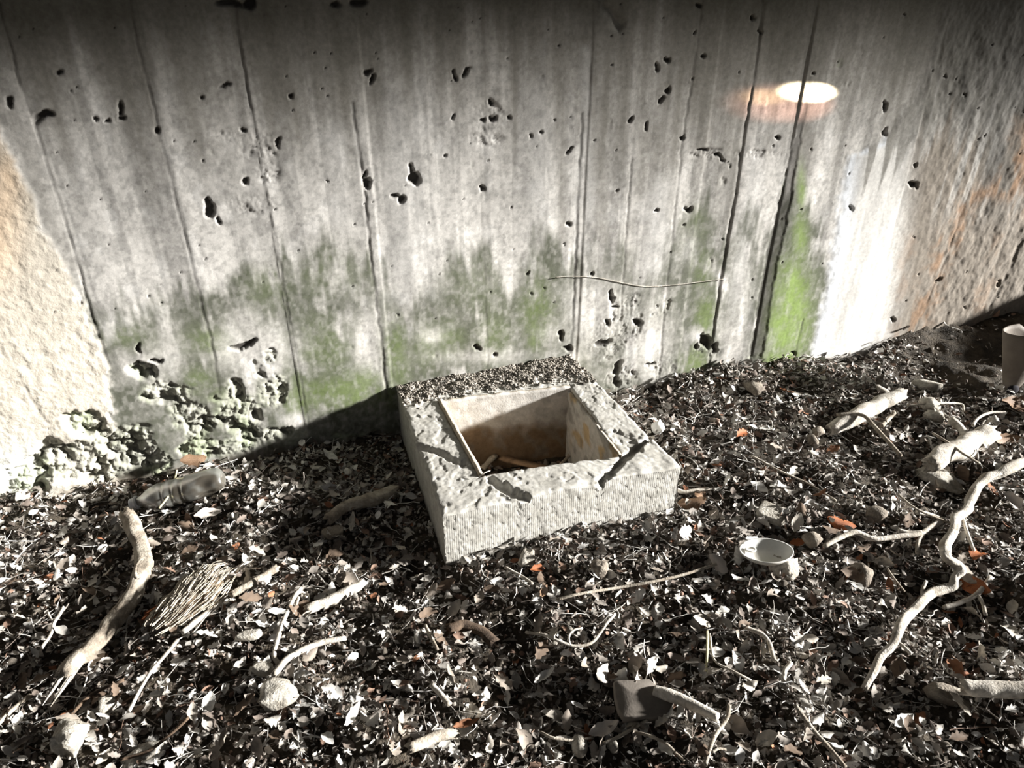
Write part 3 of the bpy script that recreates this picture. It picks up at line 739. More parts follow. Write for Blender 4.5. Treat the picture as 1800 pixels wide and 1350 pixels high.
v, f = tube(np.array(ring), R_[k0] * .22, 6, False, .3, 4); put('knot_rim', v, f, M_wood, parent=big, org=c)
for k in range(4):
    e = C_[-1] + np.array([(-.008, .010, -.004, .014)[k], (0, .002, -.004, .004)[k], 0])
    tt = C_[-1] - C_[-6]; tt /= np.linalg.norm(tt)
    v, f = tube(np.array([e - tt * .03, e + tt * .012, e + tt * (.045 + .01 * k)]), [.0050, .0038, .0008], 5, True, .3, k)
    put('splinter', v, f, M_pale, parent=big, org=c)
sl = ground_path([(222, 1062), (196, 1084), (172, 1118), (136, 1142), (112, 1168)], .046, 3); s2 = smooth_path(sl, 6)
v, f = tube(s2[:, :3], s2[:, 3] * .7, 5, True, .3, 9); q = put('bark_strip', v, f, M_wood, parent=big, org=c); q['label'] = 'peeling strip of bark'

# matted fibrous lump (bundle of dry bast)
def fibre_bundle():
    a = Gp(275, 1102, .035); b = Gp(392, 1015, .035); ax = b - a; L = np.linalg.norm(ax); ax /= L
    side = np.cross(ax, [0, 0, 1]); side /= np.linalg.norm(side); up = np.cross(side, ax); c = (a + b) / 2; c0 = np.array([c[0], c[1], c[2] - .035])
    V, Fc = ICO3; fl_ = 1 + .25 * (fbm(V[:, 0] * 3 + 5, V[:, 1] * 3 + V[:, 2] * 2, 4, 3)[:, None] - .5)
    P_ = c + V[:, :1] * ax * L * .47 * fl_ + V[:, 1:2] * side * .036 * fl_ + V[:, 2:] * up * .026 * fl_
    o = put('fibrous_bark', P_, Fc, M_fib, org=c0); tag(o, 'frayed lump of dry stringy bark beside the pale branch', 'bark')
    rs = np.random.RandomState(3); ps = []
    for k in range(330):
        t0 = rs.uniform(-.60, .40); t1 = min(t0 + rs.uniform(.12, .34), .62); th = rs.uniform(-1.5, 1.5); n = 6; t = np.linspace(t0, t1, n)
        prof = np.sqrt(np.clip(1 - (t / .66) ** 4, .3, 1)) * (1 + .22 * math.sin(3 * t0 + 1)); th2 = th + (t - t0) * rs.uniform(-1.3, -.3); lift = rs.uniform(.95, 1.15) + (t - t0) * rs.uniform(-.3, 1.2) + .05 * np.sin(t * rs.uniform(8, 25))
        Cc = c + t[:, None] * ax * L + (np.sin(th2) * .038 * prof * lift)[:, None] * side + (np.cos(th2) * .029 * prof * lift)[:, None] * up
        v, f = tube(Cc, np.linspace(.0014, .0006, n), 3, False); ps.append((v, f))
    v, f = join(ps); cc = np.repeat(np.array([[.52, .46, .37]]) * rs.uniform(.35, 1.35, (330, 1)), 18, 0)
    s_ = put('fibres', v, f, M_fibs, col=cc, parent=o, org=c0, smooth=False); s_['kind'] = 'stuff'
M_fib = mat('bark_core', (.16, .12, .08), base2=(.09, .065, .045), nscale=90); M_fibs = mat('bark_fibre', attr=True, nscale=100)
fibre_bundle()

# ------------------------------------------------------------------ other sticks and roots, each at its own place
S = stick
S('broken_stick', [(322, 1110), (345, 1092), (386, 1061)], 5.5, 'straight pale stick lying against the frayed bark lump', 'stick', M_pale, lift=.022)
S('broken_stick', [(408, 1046), (440, 1027), (484, 999)], 6, 'grey straight stick on the right of the frayed bark lump, half shaded', 'stick', M_wood, lift=.018)
S('bent_twig', [(490, 1168), (482, 1150), (492, 1110), (508, 1070), (518, 1048), (528, 1036)], 4.2, 'white bent twig rising to a fork, left of the ribbed stick stub', 'twig', M_pale, lift=.022,
  branches=[([(518, 1048), (530, 1040), (540, 1050)], 2.6), ([(525, 1050), (520, 1068), (516, 1080)], 2.4)])
S('ribbed_stub', [(542, 1072, 9), (560, 1065, 10), (595, 1050, 10), (620, 1037, 9), (637, 1026, 6)], 10, 'short thick stick stub with cross ribs, lit on its left end', 'stick', M_pale, lift=.020, rough=.12, sides=12)
S('curved_stick', [(482, 1184, 6), (505, 1160, 6), (535, 1142), (565, 1130), (607, 1122, 4)], 5.5, 'gently curved pale stick below the ribbed stub', 'stick', M_pale, lift=.022)
S('buried_stick', [(578, 908), (610, 892), (650, 880), (692, 862)], 11, 'dim thick stick in the shadow left of the concrete box', 'stick', M_wood, lift=.006, rough=.2)
S('curved_bark_piece', [(790, 1103), (815, 1100), (845, 1108), (868, 1130)], 9, 'dark curved piece of bark in front of the box corner', 'bark', M_darkwood, lift=.012)
S('grass_stem', [(311, 826, 1.5), (305, 850), (296, 872), (280, 893)], 1.6, 'thin yellow stem bent across the plastic bottle', 'stem', M_straw if 'M_straw' in globals() else M_pale, lift=.062, broken=False)
S('thick_stick', [(1464, 752, 11), (1492, 738, 13), (1525, 722, 14), (1556, 706, 13), (1582, 693, 12)], 13, 'thick white stick near the wall, crossed by a thin dark twig', 'stick', M_pale, lift=.020, rough=.14, sides=12)
S('crossing_twig', [(1474, 728), (1514, 729), (1535, 748), (1560, 775), (1582, 800)], 3.6, 'thin bent twig lying over the thick white stick', 'twig', M_wood, lift=.052)
S('thick_stick', [(1632, 812, 14), (1660, 800, 17), (1690, 785, 18), (1715, 772, 18), (1738, 760, 16)], 17, 'stout bleached log piece just above the flat chalky stone', 'stick', M_pale, lift=.022, rough=.14, sides=14,
  branches=[([(1700, 772), (1690, 755), (1672, 738)], 7)])
S('wire_twig', [(1640, 762), (1666, 778), (1694, 798), (1722, 815)], 2.2, 'hair-thin dark twig over the stout bleached log piece', 'twig', M_wood, lift=.060, broken=False)
S('thick_stick', [(1697, 1210, 13), (1730, 1212, 14), (1790, 1212, 14), (1860, 1214, 13)], 14, 'smooth cut pole end sticking in at the lower right', 'stick', M_pale, lift=.030, rough=.05, sides=16)
S('crooked_branch', [(1850, 800, 9), (1800, 813, 8), (1770, 825, 8), (1752, 832, 7), (1730, 841, 8), (1718, 856, 8), (1708, 877, 8), (1704, 891, 7), (1692, 900, 7), (1681, 911, 8), (1677, 927, 8), (1671, 944, 8), (1664, 960, 9), (1664, 980, 8), (1684, 991, 7), (1690, 1004, 7), (1677, 1016, 7), (1675, 1029, 8), (1656, 1037, 8),
    (1634, 1044, 8), (1614, 1062, 8), (1600, 1080, 8), (1586, 1104, 8), (1569, 1134, 7), (1549, 1156, 7), (1536, 1184, 6), (1521, 1210, 5)], 8, 'long crooked white branch winding down the right side of the litter', 'branch', M_pale, lift=.032, rough=.22, sides=10, per=6,
    branches=[([(1622, 1050), (1622, 1036), (1628, 1022)], 3.5), ([(1575, 1125), (1590, 1138), (1602, 1150)], 3), ([(1690, 902), (1700, 935), (1712, 968)], 3.2)])
S('forked_twig', [(1450, 960, 4), (1480, 945), (1505, 937), (1536, 948), (1575, 944), (1612, 940, 5), (1632, 928, 5), (1655, 913, 5)], 5, 'pale twig with a fork, lying left of the crooked white branch', 'twig', M_pale, lift=.026,
  branches=[([(1632, 928), (1616, 948), (1612, 972)], 3.6), ([(1655, 913), (1635, 905), (1612, 900)], 4), ([(1579, 933), (1600, 937), (1620, 936)], 4.5)])
S('straw_twig', [(1741, 1015), (1718, 1045), (1690, 1060), (1660, 1068)], 4.2, 'short forked white twig right of the crooked branch', 'twig', M_pale, lift=.028, branches=[([(1718, 1045), (1728, 1062), (1732, 1080)], 3.5)])
S('arched_twig', [(1710, 748), (1720, 735), (1740, 726), (1766, 724)], 2.6, 'thin arched twig above the stout bleached log piece', 'twig', M_pale, lift=.035)
S('short_twig', [(1550, 750), (1562, 736), (1573, 725)], 3.6, 'short straight twig right beside the thick white stick', 'twig', M_wood, lift=.026)
S('thin_twig', [(1580, 870), (1612, 895), (1660, 915), (1675, 925)], 2.0, 'thin brown stalk running from the flat chalky stone to the crooked branch', 'twig', M_wood, lift=.035, broken=False)
S('thin_twig', [(1320, 800), (1365, 825), (1420, 850), (1470, 880)], 1.8, 'long thin stalk in open litter right of the box', 'twig', M_wood, lift=.030, broken=False)
S('thin_twig', [(980, 1054), (1017, 1044), (1083, 1034), (1140, 1024), (1200, 1011), (1265, 990)], 2.8, 'long thin brown twig in front of the box, pointing at the white dish', 'twig', M_wood, lift=.030)
S('thin_twig', [(888, 998), (912, 1010), (935, 1026)], 3, 'small pale twig at the foot of the box', 'twig', M_pale, lift=.03)
S('looped_twig', [(925, 1112), (960, 1118), (985, 1128), (1012, 1136), (1040, 1130), (1055, 1112), (1066, 1095), (1080, 1080)], 2.8, 'white looping twig in the middle foreground', 'twig', M_pale, lift=.034, branches=[([(1002, 1134), (1000, 1120), (1008, 1108), (1024, 1104)], 2)])
S('thin_twig', [(950, 1286), (972, 1297), (1010, 1301), (1042, 1296)], 2.6, 'thin arc of twig left of the grey wooden wedge, lowest', 'twig', M_wood, lift=.028)
S('thin_twig', [(1062, 1306), (1085, 1296), (1112, 1282), (1137, 1266)], 3, 'thin twig just beneath the grey wooden wedge', 'twig', M_wood, lift=.030)
S('thin_twig', [(1114, 1287), (1140, 1292), (1172, 1308), (1190, 1325), (1203, 1338)], 2.8, 'brown twig running to the bottom edge below the wedge handle', 'twig', M_wood, lift=.030)
S('forked_twig', [(1282, 1238), (1278, 1262), (1262, 1284), (1252, 1304), (1240, 1345)], 3.6, 'upright forked twig right of the wedge handle', 'twig', M_wood, lift=.030, branches=[([(1252, 1322), (1264, 1316), (1276, 1318)], 2.4)])
S('thin_twig', [(1398, 1240), (1418, 1268), (1440, 1295), (1462, 1320), (1485, 1348)], 4.0, 'straight brown stalk in the lower right foreground', 'twig', M_wood, lift=.032)
S('thin_twig', [(313, 1126), (290, 1152), (267, 1180), (248, 1210), (226, 1250)], 3.4, 'thin pale twig below the long barkless branch', 'twig', M_pale, lift=.030)
S('thin_twig', [(215, 1195), (160, 1222), (128, 1252), (95, 1300)], 3.2, 'dark twig above the white porous stone', 'twig', M_darkwood, lift=.028)
S('thin_twig', [(-10, 1278), (20, 1250), (52, 1222)], 4, 'dim twig at the left edge of the litter', 'twig', M_wood, lift=.022)
S('thin_twig', [(112, 1068), (96, 1094), (90, 1112), (74, 1138)], 3, 'small curled twig left of the long barkless branch', 'twig', M_pale, lift=.03, branches=[([(96, 1094), (88, 1086), (84, 1076)], 2)])
S('thin_twig', [(1243, 1110), (1243, 1140), (1242, 1180)], 2, 'thin straight stalk above the wedge handle', 'twig', M_straw if 'M_straw' in globals() else M_pale, lift=.03)
S('thin_twig', [(1248, 1115), (1256, 1160), (1290, 1180), (1320, 1196)], 2.2, 'bent stalk next to the thin straight one', 'twig', M_pale, lift=.03)
S('thin_twig', [(1300, 1100), (1335, 1112), (1352, 1130), (1360, 1160)], 4, 'curling leaf stalk in the right foreground litter', 'twig', M_pale, lift=.025)
S('thin_twig', [(1390, 1165), (1380, 1180), (1378, 1195)], 4, 'short pale twig end in the right foreground', 'twig', M_pale, lift=.03)
S('thin_twig', [(1560, 1000), (1572, 1018), (1590, 1040)], 2.0, 'fine stalk left of the bend of the crooked branch', 'twig', M_wood, lift=.03)
S('thin_twig', [(1595, 712), (1640, 709), (1688, 710), (1694, 722)], 1.8, 'hair-thin stalk at the edge of the dusty ground by the wall', 'twig', M_pale, lift=.03, broken=False)
S('thin_twig', [(1185, 860), (1205, 865), (1245, 860)], 4, 'pale splinter touching the right side of the box', 'twig', M_pale, lift=.02)
S('thin_twig', [(748, 1100), (757, 1120), (768, 1142)], 3, 'small pale twig in the foreground left of the curved bark', 'twig', M_wood, lift=.03)
S('thin_twig', [(760, 1205), (775, 1222), (790, 1238)], 5, 'white splinter in the centre foreground', 'twig', M_pale, lift=.03)
S('thin_twig', [(720, 1315), (770, 1295), (800, 1290)], 9, 'soil-coloured stick stub at the bottom of the foreground', 'stick', M_wood, lift=.012)
S('thin_twig', [(215, 1335), (260, 1320), (300, 1290), (330, 1262)], 3, 'long thin stalk at the lower left', 'twig', M_darkwood, lift=.03)
# the fine root hanging on the wall
rp = [W(x, y) + N * .006 for x, y in [(975, 486), (1005, 484), (1050, 487), (1090, 495), (1130, 502), (1180, 500), (1230, 494), (1272, 489)]]
sp2 = smooth_path(rp, 8); v, f = tube(sp2, .0011, 5, True); o = put('wall_root', v, f, M_pale); tag(o, 'hair-fine pale root strung across the mossy wall', 'root')

# ------------------------------------------------------------------ stones and clods
def stone(px, py, rx, ry, label, mt, name='stone', h=.6, sub=ICO3, rot=0, lift=0, seed=0, lumpy=.35, sharp=0, cat='stone', group=None):
    g = Gp(px, py, 0); s = px_scale(g); V, Fc = sub
    sd = seed or int(px * 7 + py); a, b, hh = rx * s * .95, ry * s * 1.2, min(rx, ry) * s * h * 1.15
    if sharp:
        Vq = np.sign(V) * np.abs(V) ** (1 / (1 + sharp)); Vq /= np.abs(Vq).max()
    else: Vq = V
    n1 = fbm(V[:, 0] * 2 + 3 + V[:, 2], V[:, 1] * 2 + 7 - V[:, 2], sd, 3) - .5; n2 = fbm(V[:, 0] * 6 + V[:, 2] * 2, V[:, 1] * 6 - V[:, 2] * 2, sd + 2, 3) - .5
    Vq = Vq * (1 + lumpy * n1 * 1.6 + lumpy * .6 * n2)[:, None]
    rp_ = np.random.RandomState(sd % 9999)
    for _k in range(9):                                                       # broken faces
        nv = rp_.normal(size=3); nv /= np.linalg.norm(nv); dd = Vq @ nv; off = rp_.uniform(.62, .85) * np.percentile(dd, 98)
        Vq = Vq - np.clip(dd - off, 0, None)[:, None] * nv[None] * (0 if lumpy < .15 else .92)
    n3 = fbm(V[:, 0] * 9 + V[:, 2] * 5, V[:, 1] * 9 - V[:, 2] * 4, sd + 6, 3) - .5; Vq = Vq * (1 + .55 * lumpy * n3)[:, None]
    P_ = Vq * np.array([a, b, hh]); c, q = math.cos(rot), math.sin(rot)
    P_ = np.stack([P_[:, 0] * c - P_[:, 1] * q, P_[:, 0] * q + P_[:, 1] * c, P_[:, 2]], 1)
    P_[:, 2] += hh * .35; base = np.array([g[0], g[1], g[2] + min(lift, .012) + .004])
    o = link(name, mesh(name, P_, Fc, smooth=not sharp or True), mt); o.location = base; return tag(o, label, cat, group)
stone(1650, 856, 42, 22, 'flat oval chalky stone below the stout bleached log piece', M_stone, 'flat_stone', h=.5, rot=-.55, lift=.02)
stone(1375, 1012, 30, 22, 'crumbly pale lump of mortar under the white dish', M_stone, 'mortar_lump', h=.7, rot=-.5, lumpy=.6, lift=.012)
stone(1631, 690, 32, 10, 'long pale stone beside the thick white stick', M_stone, 'long_stone', h=.9, rot=-.25, lift=.03, lumpy=.2, sharp=.4)
stone(1356, 913, 26, 18, 'grey flat tile-like stone with square corners, above the white dish', M_stone, 'flat_stone', h=.35, rot=-.6, lift=.03, lumpy=.08, sharp=2.2)
stone(1540, 916, 24, 16, 'rounded mottled stone just above the forked pale twig', M_clod, 'round_stone', lift=.012)
stone(1322, 690, 22, 18, 'brown earth clod near the wide wall joint', M_clod, 'earth_clod', lift=.01, lumpy=.6)
stone(1018, 1322, 15, 19, 'smooth egg-shaped pebble at the bottom of the foreground', M_stone, 'pebble', h=.8, lumpy=.08, lift=.018)
stone(1077, 1322, 9, 12, 'small smooth pebble right of the egg-shaped one', M_stone, 'pebble', h=.8, lumpy=.08, lift=.018)
stone(925, 996, 22, 18, 'sandy clod resting against the foot of the box', M_stone, 'earth_clod', h=.8, lift=.012, lumpy=.5)
stone(1052, 1016, 22, 20, 'sandy clod in front of the box, right of the other one', M_clod, 'earth_clod', h=.8, lift=.012, lumpy=.6)
stone(497, 1236, 34, 24, 'square-ish porous sandy clod in the left foreground', M_stone, 'porous_clod', h=.7, lift=.015, lumpy=.45, sharp=.8)
stone(132, 1307, 27, 30, 'white porous stone with dark holes at the lower left', M_stone, 'porous_stone', h=.9, lift=.02, lumpy=.6, sharp=.8)
stone(196, 1250, 19, 16, 'pinkish crumbly lump above the white porous stone', M_stone, 'crumbly_lump', h=.8, lift=.018, lumpy=.6)
stone(262, 1336, 42, 18, 'low sandy lump at the bottom left edge', M_stone, 'crumbly_lump', h=.6, rot=.5, lift=.014, lumpy=.6)
stone(440, 1127, 24, 9, 'pale wedge-shaped chip below the frayed bark lump', M_stone, 'stone_chip', h=.9, rot=.2, lift=.022, lumpy=.3, sharp=.6)
stone(465, 1187, 20, 11, 'white angular chip at the foot of the white bent twig', M_stone, 'stone_chip', h=.9, rot=-.35, lift=.024, lumpy=.3, sharp=.6)
stone(588, 946, 22, 15, 'dim flat stone in the shadow left of the box', M_clod, 'flat_stone', h=.4, lift=.012, lumpy=.3)
stone(1155, 763, 16, 12, 'bright white chip against the right side of the box', M_white if 'M_white' in globals() else M_stone, 'stone_chip', h=.9, lift=.03, lumpy=.5)
stone(1425, 960, 20, 15, 'grey lump right of the white dish', M_clod, 'earth_clod', h=.8, lift=.014)
stone(1510, 1022, 24, 20, 'brown earth clod left of the bend in the crooked branch', M_clod, 'earth_clod', h=.8, lift=.01)
stone(1660, 1230, 34, 26, 'dark flat lump left of the cut pole end', M_clod, 'earth_clod', h=.5, lift=.006)
stone(1425, 808, 14, 8, 'small white chip in the litter below the thick white stick', M_stone, 'stone_chip', h=.8, lift=.02)
stone(1465, 797, 9, 8, 'small round white pebble below the thick white stick', M_stone, 'pebble', h=.9, lift=.016, lumpy=.1)
stone(1425, 785, 13, 11, 'small brown pebble left of the round white one', M_clod, 'pebble', h=.9, lift=.014, lumpy=.2)
stone(1435, 770, 17, 9, 'rough bark-coloured nut at the end of the thick white stick', M_clod, 'pebble', h=.9, lift=.014, rot=.5)
stone(1640, 742, 18, 14, 'rough chalky lump between the thick stick and the log piece', M_stone, 'crumbly_lump', h=.8, lift=.016, lumpy=.6)
stone(1628, 724, 20, 14, 'buff angular stone beneath the long pale stone', M_stone, 'angular_stone', h=.9, lift=.012, lumpy=.3, sharp=.8, rot=-.6)

# more small lumps, alike, strewn over the foreground
rs = np.random.RandomState(21); proto = []
for k in range(6):
    V, Fc = ICO2; n1 = fbm(V[:, 0] * 2 + V[:, 2], V[:, 1] * 2 - V[:, 2], 40 + k, 3) - .5
    Vq = V * (1 + .9 * n1)[:, None] * np.array([1, .8, .65]); me = mesh('small_clod', Vq, Fc, smooth=True); me.materials.append([M_clod, M_stone, M_clod][k % 3]); proto.append(me)
LANDMARKS = [('long barkless branch', 205, 1060), ('plastic bottle', 310, 860), ('frayed bark lump', 330, 1055), ('ribbed stick stub', 590, 1050), ('curved stick', 545, 1140), ('porous sandy clod', 497, 1236),
    ('white porous stone', 132, 1307), ('shaded stick', 635, 885), ('dim flat stone', 588, 946), ('near box corner', 782, 1000), ('curved bark piece', 830, 1110), ('sandy clods', 990, 1005),
    ('white looping twig', 1020, 1125), ('grey wooden wedge', 1130, 1230), ('egg-shaped pebble', 1018, 1322), ('white dish', 1345, 970), ('long brown twig', 1150, 1025), ('right box corner', 1195, 870), ('bright white chip', 1155, 763),
    ('wide wall joint', 1322, 665), ('thick white stick', 1520, 722), ('long pale stone', 1631, 690), ('stout log piece', 1690, 785), ('flat chalky stone', 1650, 856), ('tile-like stone', 1356, 913), ('forked pale twig', 1550, 945),
    ('crooked branch bend', 1680, 1000), ('crooked branch tip', 1530, 1190), ('cut pole end', 1740, 1212), ('brown stalk', 1440, 1295), ('tapered cup', 1775, 660), ('thin straight stalk', 1243, 1145),
    ('left picture edge', 10, 1000), ('two small pebbles', 1440, 790), ('dark twig', 150, 1235), ('lower left stalk', 270, 1310), ('white splinter', 775, 1222), ('dirty stub', 760, 1305), ('upright forked twig', 1260, 1290), ('white bent twig', 500, 1100)]
def where(px, py):
    n_, x_, y_ = min(LANDMARKS, key=lambda l: (l[1] - px) ** 2 + (l[2] - py) ** 2); dx, dy = px - x_, py - y_; d = math.hypot(dx, dy)
    side = ('right of' if dx > 0 else 'left of') if abs(dx) > 1.6 * abs(dy) else ('below' if dy > 0 else 'above') if abs(dy) > 1.6 * abs(dx) else ('below and right of' if dx > 0 else 'below and left of') if dy > 0 else ('above and right of' if dx > 0 else 'above and left of')
    return ('close ' if d < 38 else 'some way ' if d > 95 else '') + side + ' the ' + n_
cnt = 0
while cnt < 90:
    px, py = rs.uniform(20, 1790), rs.uniform(700, 1345)
    g = Gp(px, py, 0)
    nn = np.dot(g - W0, N)
    if nn < .06 or boxcoord(np.array([g[0]]), np.array([g[1]]))[0] > -.03: continue
    k = rs.randint(6); o = bpy.data.objects.new('small_clod', proto[k]); COL.objects.link(o)
    s = rs.uniform(.005, .012); o.scale = (s, s, s); o.location = (g[0], g[1], g[2] + s * .5 + .006); o.rotation_euler = (rs.uniform(-.5, .5), rs.uniform(-.5, .5), rs.uniform(0, 6))
    kind = 'buff' if k % 3 == 1 else 'dull brown'
    tag(o, f'small {kind} clod {where(px, py)}', 'clod', 'small clods strewn in the litter'); cnt += 1

# ------------------------------------------------------------------ single dead leaves lying on top
LM = {}
variants = [('pale grey', (.56, .54, .50)), ('beige', (.44, .40, .34)), ('grey-brown', (.24, .205, .17)), ('dark brown', (.12, .085, .06)), ('rusty', (.22, .10, .05))]
for vi, (vn_, c) in enumerate(variants):
    for k in range(10):
        tv, tf = LEAVES[k]; rsn = np.random.RandomState(k + 40 * vi)
        cc = np.array(c) * (1 + rsn.uniform(-.25, .25, (len(tv), 1))); me = mesh('dead_leaf', tv, tf, cc, smooth=True); me.materials.append(M_lit); LM[vi, k] = me
rs = np.random.RandomState(33); cnt = 0
while cnt < 275:
    px, py = rs.uniform(10, 1795), rs.uniform(690, 1345)
    if rs.uniform() > .45 + .55 * (py - 690) / 650: continue
    g = Gp(px, py, 0); nn = np.dot(g - W0, N); u_ = np.dot(g - W0, U)
    if nn < .05 or boxcoord(np.array([g[0]]), np.array([g[1]]))[0] > -.02 or (u_ > 1.0 and nn < .45): continue
    p_r = .10 if (px > 1000 and py < 1050) else .03
    vi = rs.choice(5, p=[.24 - p_r / 2, .26 - p_r / 2, .30, .20, p_r]); k = rs.randint(10)
    o = bpy.data.objects.new('dead_leaf', LM[vi, k]); COL.objects.link(o)
    s = rs.uniform(.030, .056); o.scale = (s, s, s * rs.uniform(.8, 1.3)); o.location = (g[0], g[1], g[2] + .022 + rs.uniform(0, .010))
    o.rotation_euler = (rs.normal(0, .5), rs.normal(0, .5), rs.uniform(0, 6.28))
    shp = 'smooth oval' if k == 2 else ('lobed', 'lobed', 'wavy-edged', 'torn')[k % 4]
    tag(o, f'{shp} {variants[vi][0]} dead leaf {where(px, py)}', 'leaf', 'loose dead leaves on top of the litter'); cnt += 1
def leaf_at(px, py, size_px, label, k, mt, tilt=(0, 0), rz=0, lift=.026):
    g = Gp(px, py, lift); s = px_scale(g) * size_px; tv, tf = LEAVES[k]
    me = mesh('dead_leaf', tv, tf, np.tile([[.5, .45, .4]], (len(tv), 1)), smooth=True); me.materials.append(mt)
    o = bpy.data.objects.new('dead_leaf', me); COL.objects.link(o); o.location = g; o.scale = (s, s, s); o.rotation_euler = (tilt[0], tilt[1], rz)
    return tag(o, label, 'leaf')
leaf_at(1480, 917, 52, 'bright orange curled leaf above the forked pale twig', 0, M_orange, (.3, .2), -.2)
leaf_at(1770, 772, 62, 'large glowing orange leaf right of the stout log piece', 4, M_tan, (.5, .1), .1)
leaf_at(1716, 972, 50, 'red-brown leaf just right of the crooked branch bend', 1, M_orange, (.1, .3), .9)
leaf_at(1712, 1030, 54, 'narrow orange-red leaf below the red-brown one', 2, M_orange, (.7, -.2), -.8)
leaf_at(1402, 953, 34, 'small reddish leaf at the upper right of the white dish', 5, M_orange, (.3, 0), .2)
leaf_at(945, 1000, 30, 'small orange leaf by the sandy clod at the box foot', 3, M_orange, (.4, .3), .4)
leaf_at(955, 1040, 40, 'dull red leaf in front of the sandy clods', 7, M_tan, (.5, .3), 1.2)
leaf_at(1216, 880, 52, 'tawny leaf touching the right corner of the box', 0, M_tan, (.2, -.2), .1, .03)
leaf_at(1232, 866, 40, 'second tawny leaf right of the box corner', 4, M_tan, (.3, .1), .9, .03)
leaf_at(1304, 762, 34, 'red scrap of leaf right of the box', 6, M_orange, (.4, .1), .8)
leaf_at(1788, 712, 56, 'rusty leaf under the tapered cup', 9, M_tan, (.4, .2), -.2)
leaf_at(340, 806, 44, 'pinkish tan leaf stuck at the foot of the wall above the bottle', 0, M_tan, (.6, .1), .4, .05)
leaf_at(270, 1080, 44, 'rust-red bark flake at the lower end of the frayed bark lump', 3, M_orange, (.6, .2), .8, .04)
leaf_at(1120, 1195, 60, 'upright split leaf behind the grey wooden wedge', 1, M_lit, (1.1, 0), 1.5, .04)
leaf_at(1062, 1185, 56, 'bright lobed leaf above the left end of the wooden wedge', 4, M_lit, (.5, .3), 1.3, .04)
leaf_at(1062, 1280, 58, 'pale three-lobed leaf below the left end of the wooden wedge', 5, M_lit, (.2, -.3), .2, .035)
leaf_at(365, 903, 46, 'smooth oval leaf in the box shadow near the bottle', 2, M_lit, (.1, .2), .55, .03)
leaf_at(1205, 935, 46, 'bright leaf leaning on the litter below the box corner', 8, M_lit, (.8, .3), .9, .04)
leaf_at(1262, 990, 44, 'white curled leaf left of the white dish', 0, M_lit, (.8, .3), -.9, .04)
leaf_at(1780, 880, 44, 'pale torn leaf right of the crooked branch', 3, M_lit, (.5, .4), -.9, .04)

# ------------------------------------------------------------------ the plastic bottle
M_plastic = bpy.data.materials.new('dirty_clear_plastic'); M_plastic.use_nodes = True
b = M_plastic.node_tree.nodes['Principled BSDF']; b.inputs['Base Color'].default_value = (.62, .62, .58, 1); b.inputs['Roughness'].default_value = .32
b.inputs['Transmission Weight'].default_value = .35
nt = M_plastic.node_tree; tc = nt.nodes.new('ShaderNodeTexCoord'); nz = nt.nodes.new('ShaderNodeTexNoise'); nz.inputs['Scale'].default_value = 22; cr = nt.nodes.new('ShaderNodeValToRGB')
cr.color_ramp.elements[0].position = .4; cr.color_ramp.elements[0].color = (.17, .17, .155, 1); cr.color_ramp.elements[1].position = .56; cr.color_ramp.elements[1].color = (.08, .07, .055, 1)  # grimy tones, lowered to carry the box's shadow over the bottle
nt.links.new(tc.outputs['Object'], nz.inputs['Vector']); nt.links.new(nz.outputs[0], cr.inputs[0]); nt.links.new(cr.outputs[0], b.inputs['Base Color'])
M_cap = mat('milky_plastic', (.58, .60, .66), base2=(.50, .50, .50), nscale=40, namp=.1, rough=.4, bump=.1)
def bottle():
    a = Gp(226, 887, .030); e = Gp(392, 842, .040); ax = e - a; L = np.linalg.norm(ax); ax /= L
    side = np.cross(ax, [0, 0, 1]); side /= np.linalg.norm(side); up = np.cross(side, ax); rad = px_scale(e) * 27
    org = np.array([a[0], a[1], a[2] - .03])
    def lathe(prof, n=28, dent=0.0, flat=.82):
        th = np.linspace(0, 2 * math.pi, n, endpoint=False); t = np.array([p[0] for p in prof]); r = np.array([p[1] for p in prof])
        rr2 = r[:, None] * rad * (1 - dent * ss(.45, .75, fbm(t[:, None] * 3.2 + 0 * th, np.abs(th[None] - math.pi) * .8 + 0 * t[:, None], 5, 2)))
        V = a + t[:, None, None] * L * ax + rr2[..., None] * (np.cos(th)[None, :, None] * side + flat * np.sin(th)[None, :, None] * up)
        i = np.arange(len(prof) - 1)[:, None]; j = np.arange(n)[None]; A_ = i * n + j; B_ = i * n + (j + 1) % n
        return V.reshape(-1, 3), np.stack([A_, B_, B_ + n, A_ + n], -1).reshape(-1, 4)
    body = [(.10, .36), (.13, .40), (.17, .55), (.22, .75), (.28, .90), (.34, .97), (.40, .93), (.43, .99), (.50, .93), (.53, .99), (.60, .93), (.63, 1.0), (.74, 1.02), (.85, 1.03), (.93, 1.0), (.97, .85), (1.0, .55), (.985, .25), (.97, .01)]
    bp_ = smooth_path([np.array(q) for q in body], 3)
    v, f = lathe(bp_, dent=.42); o = put('plastic_bottle', v, f, M_plastic, org=org); tag(o, 'squashed clear plastic bottle lying at the wall foot', 'bottle')
    v, f = lathe([(.02, .30), (.025, .34), (.04, .33), (.05, .36), (.06, .33), (.075, .35), (.10, .36)], flat=1.0); q = put('neck', v, f, M_cap, parent=o, org=org); q['label'] = 'open threaded bottle neck'
    v, f = lathe([(.075, .36), (.08, .44), (.09, .44), (.095, .36)], flat=1.0); q = put('neck_ring', v, f, M_cap, parent=o, org=org)
bottle()

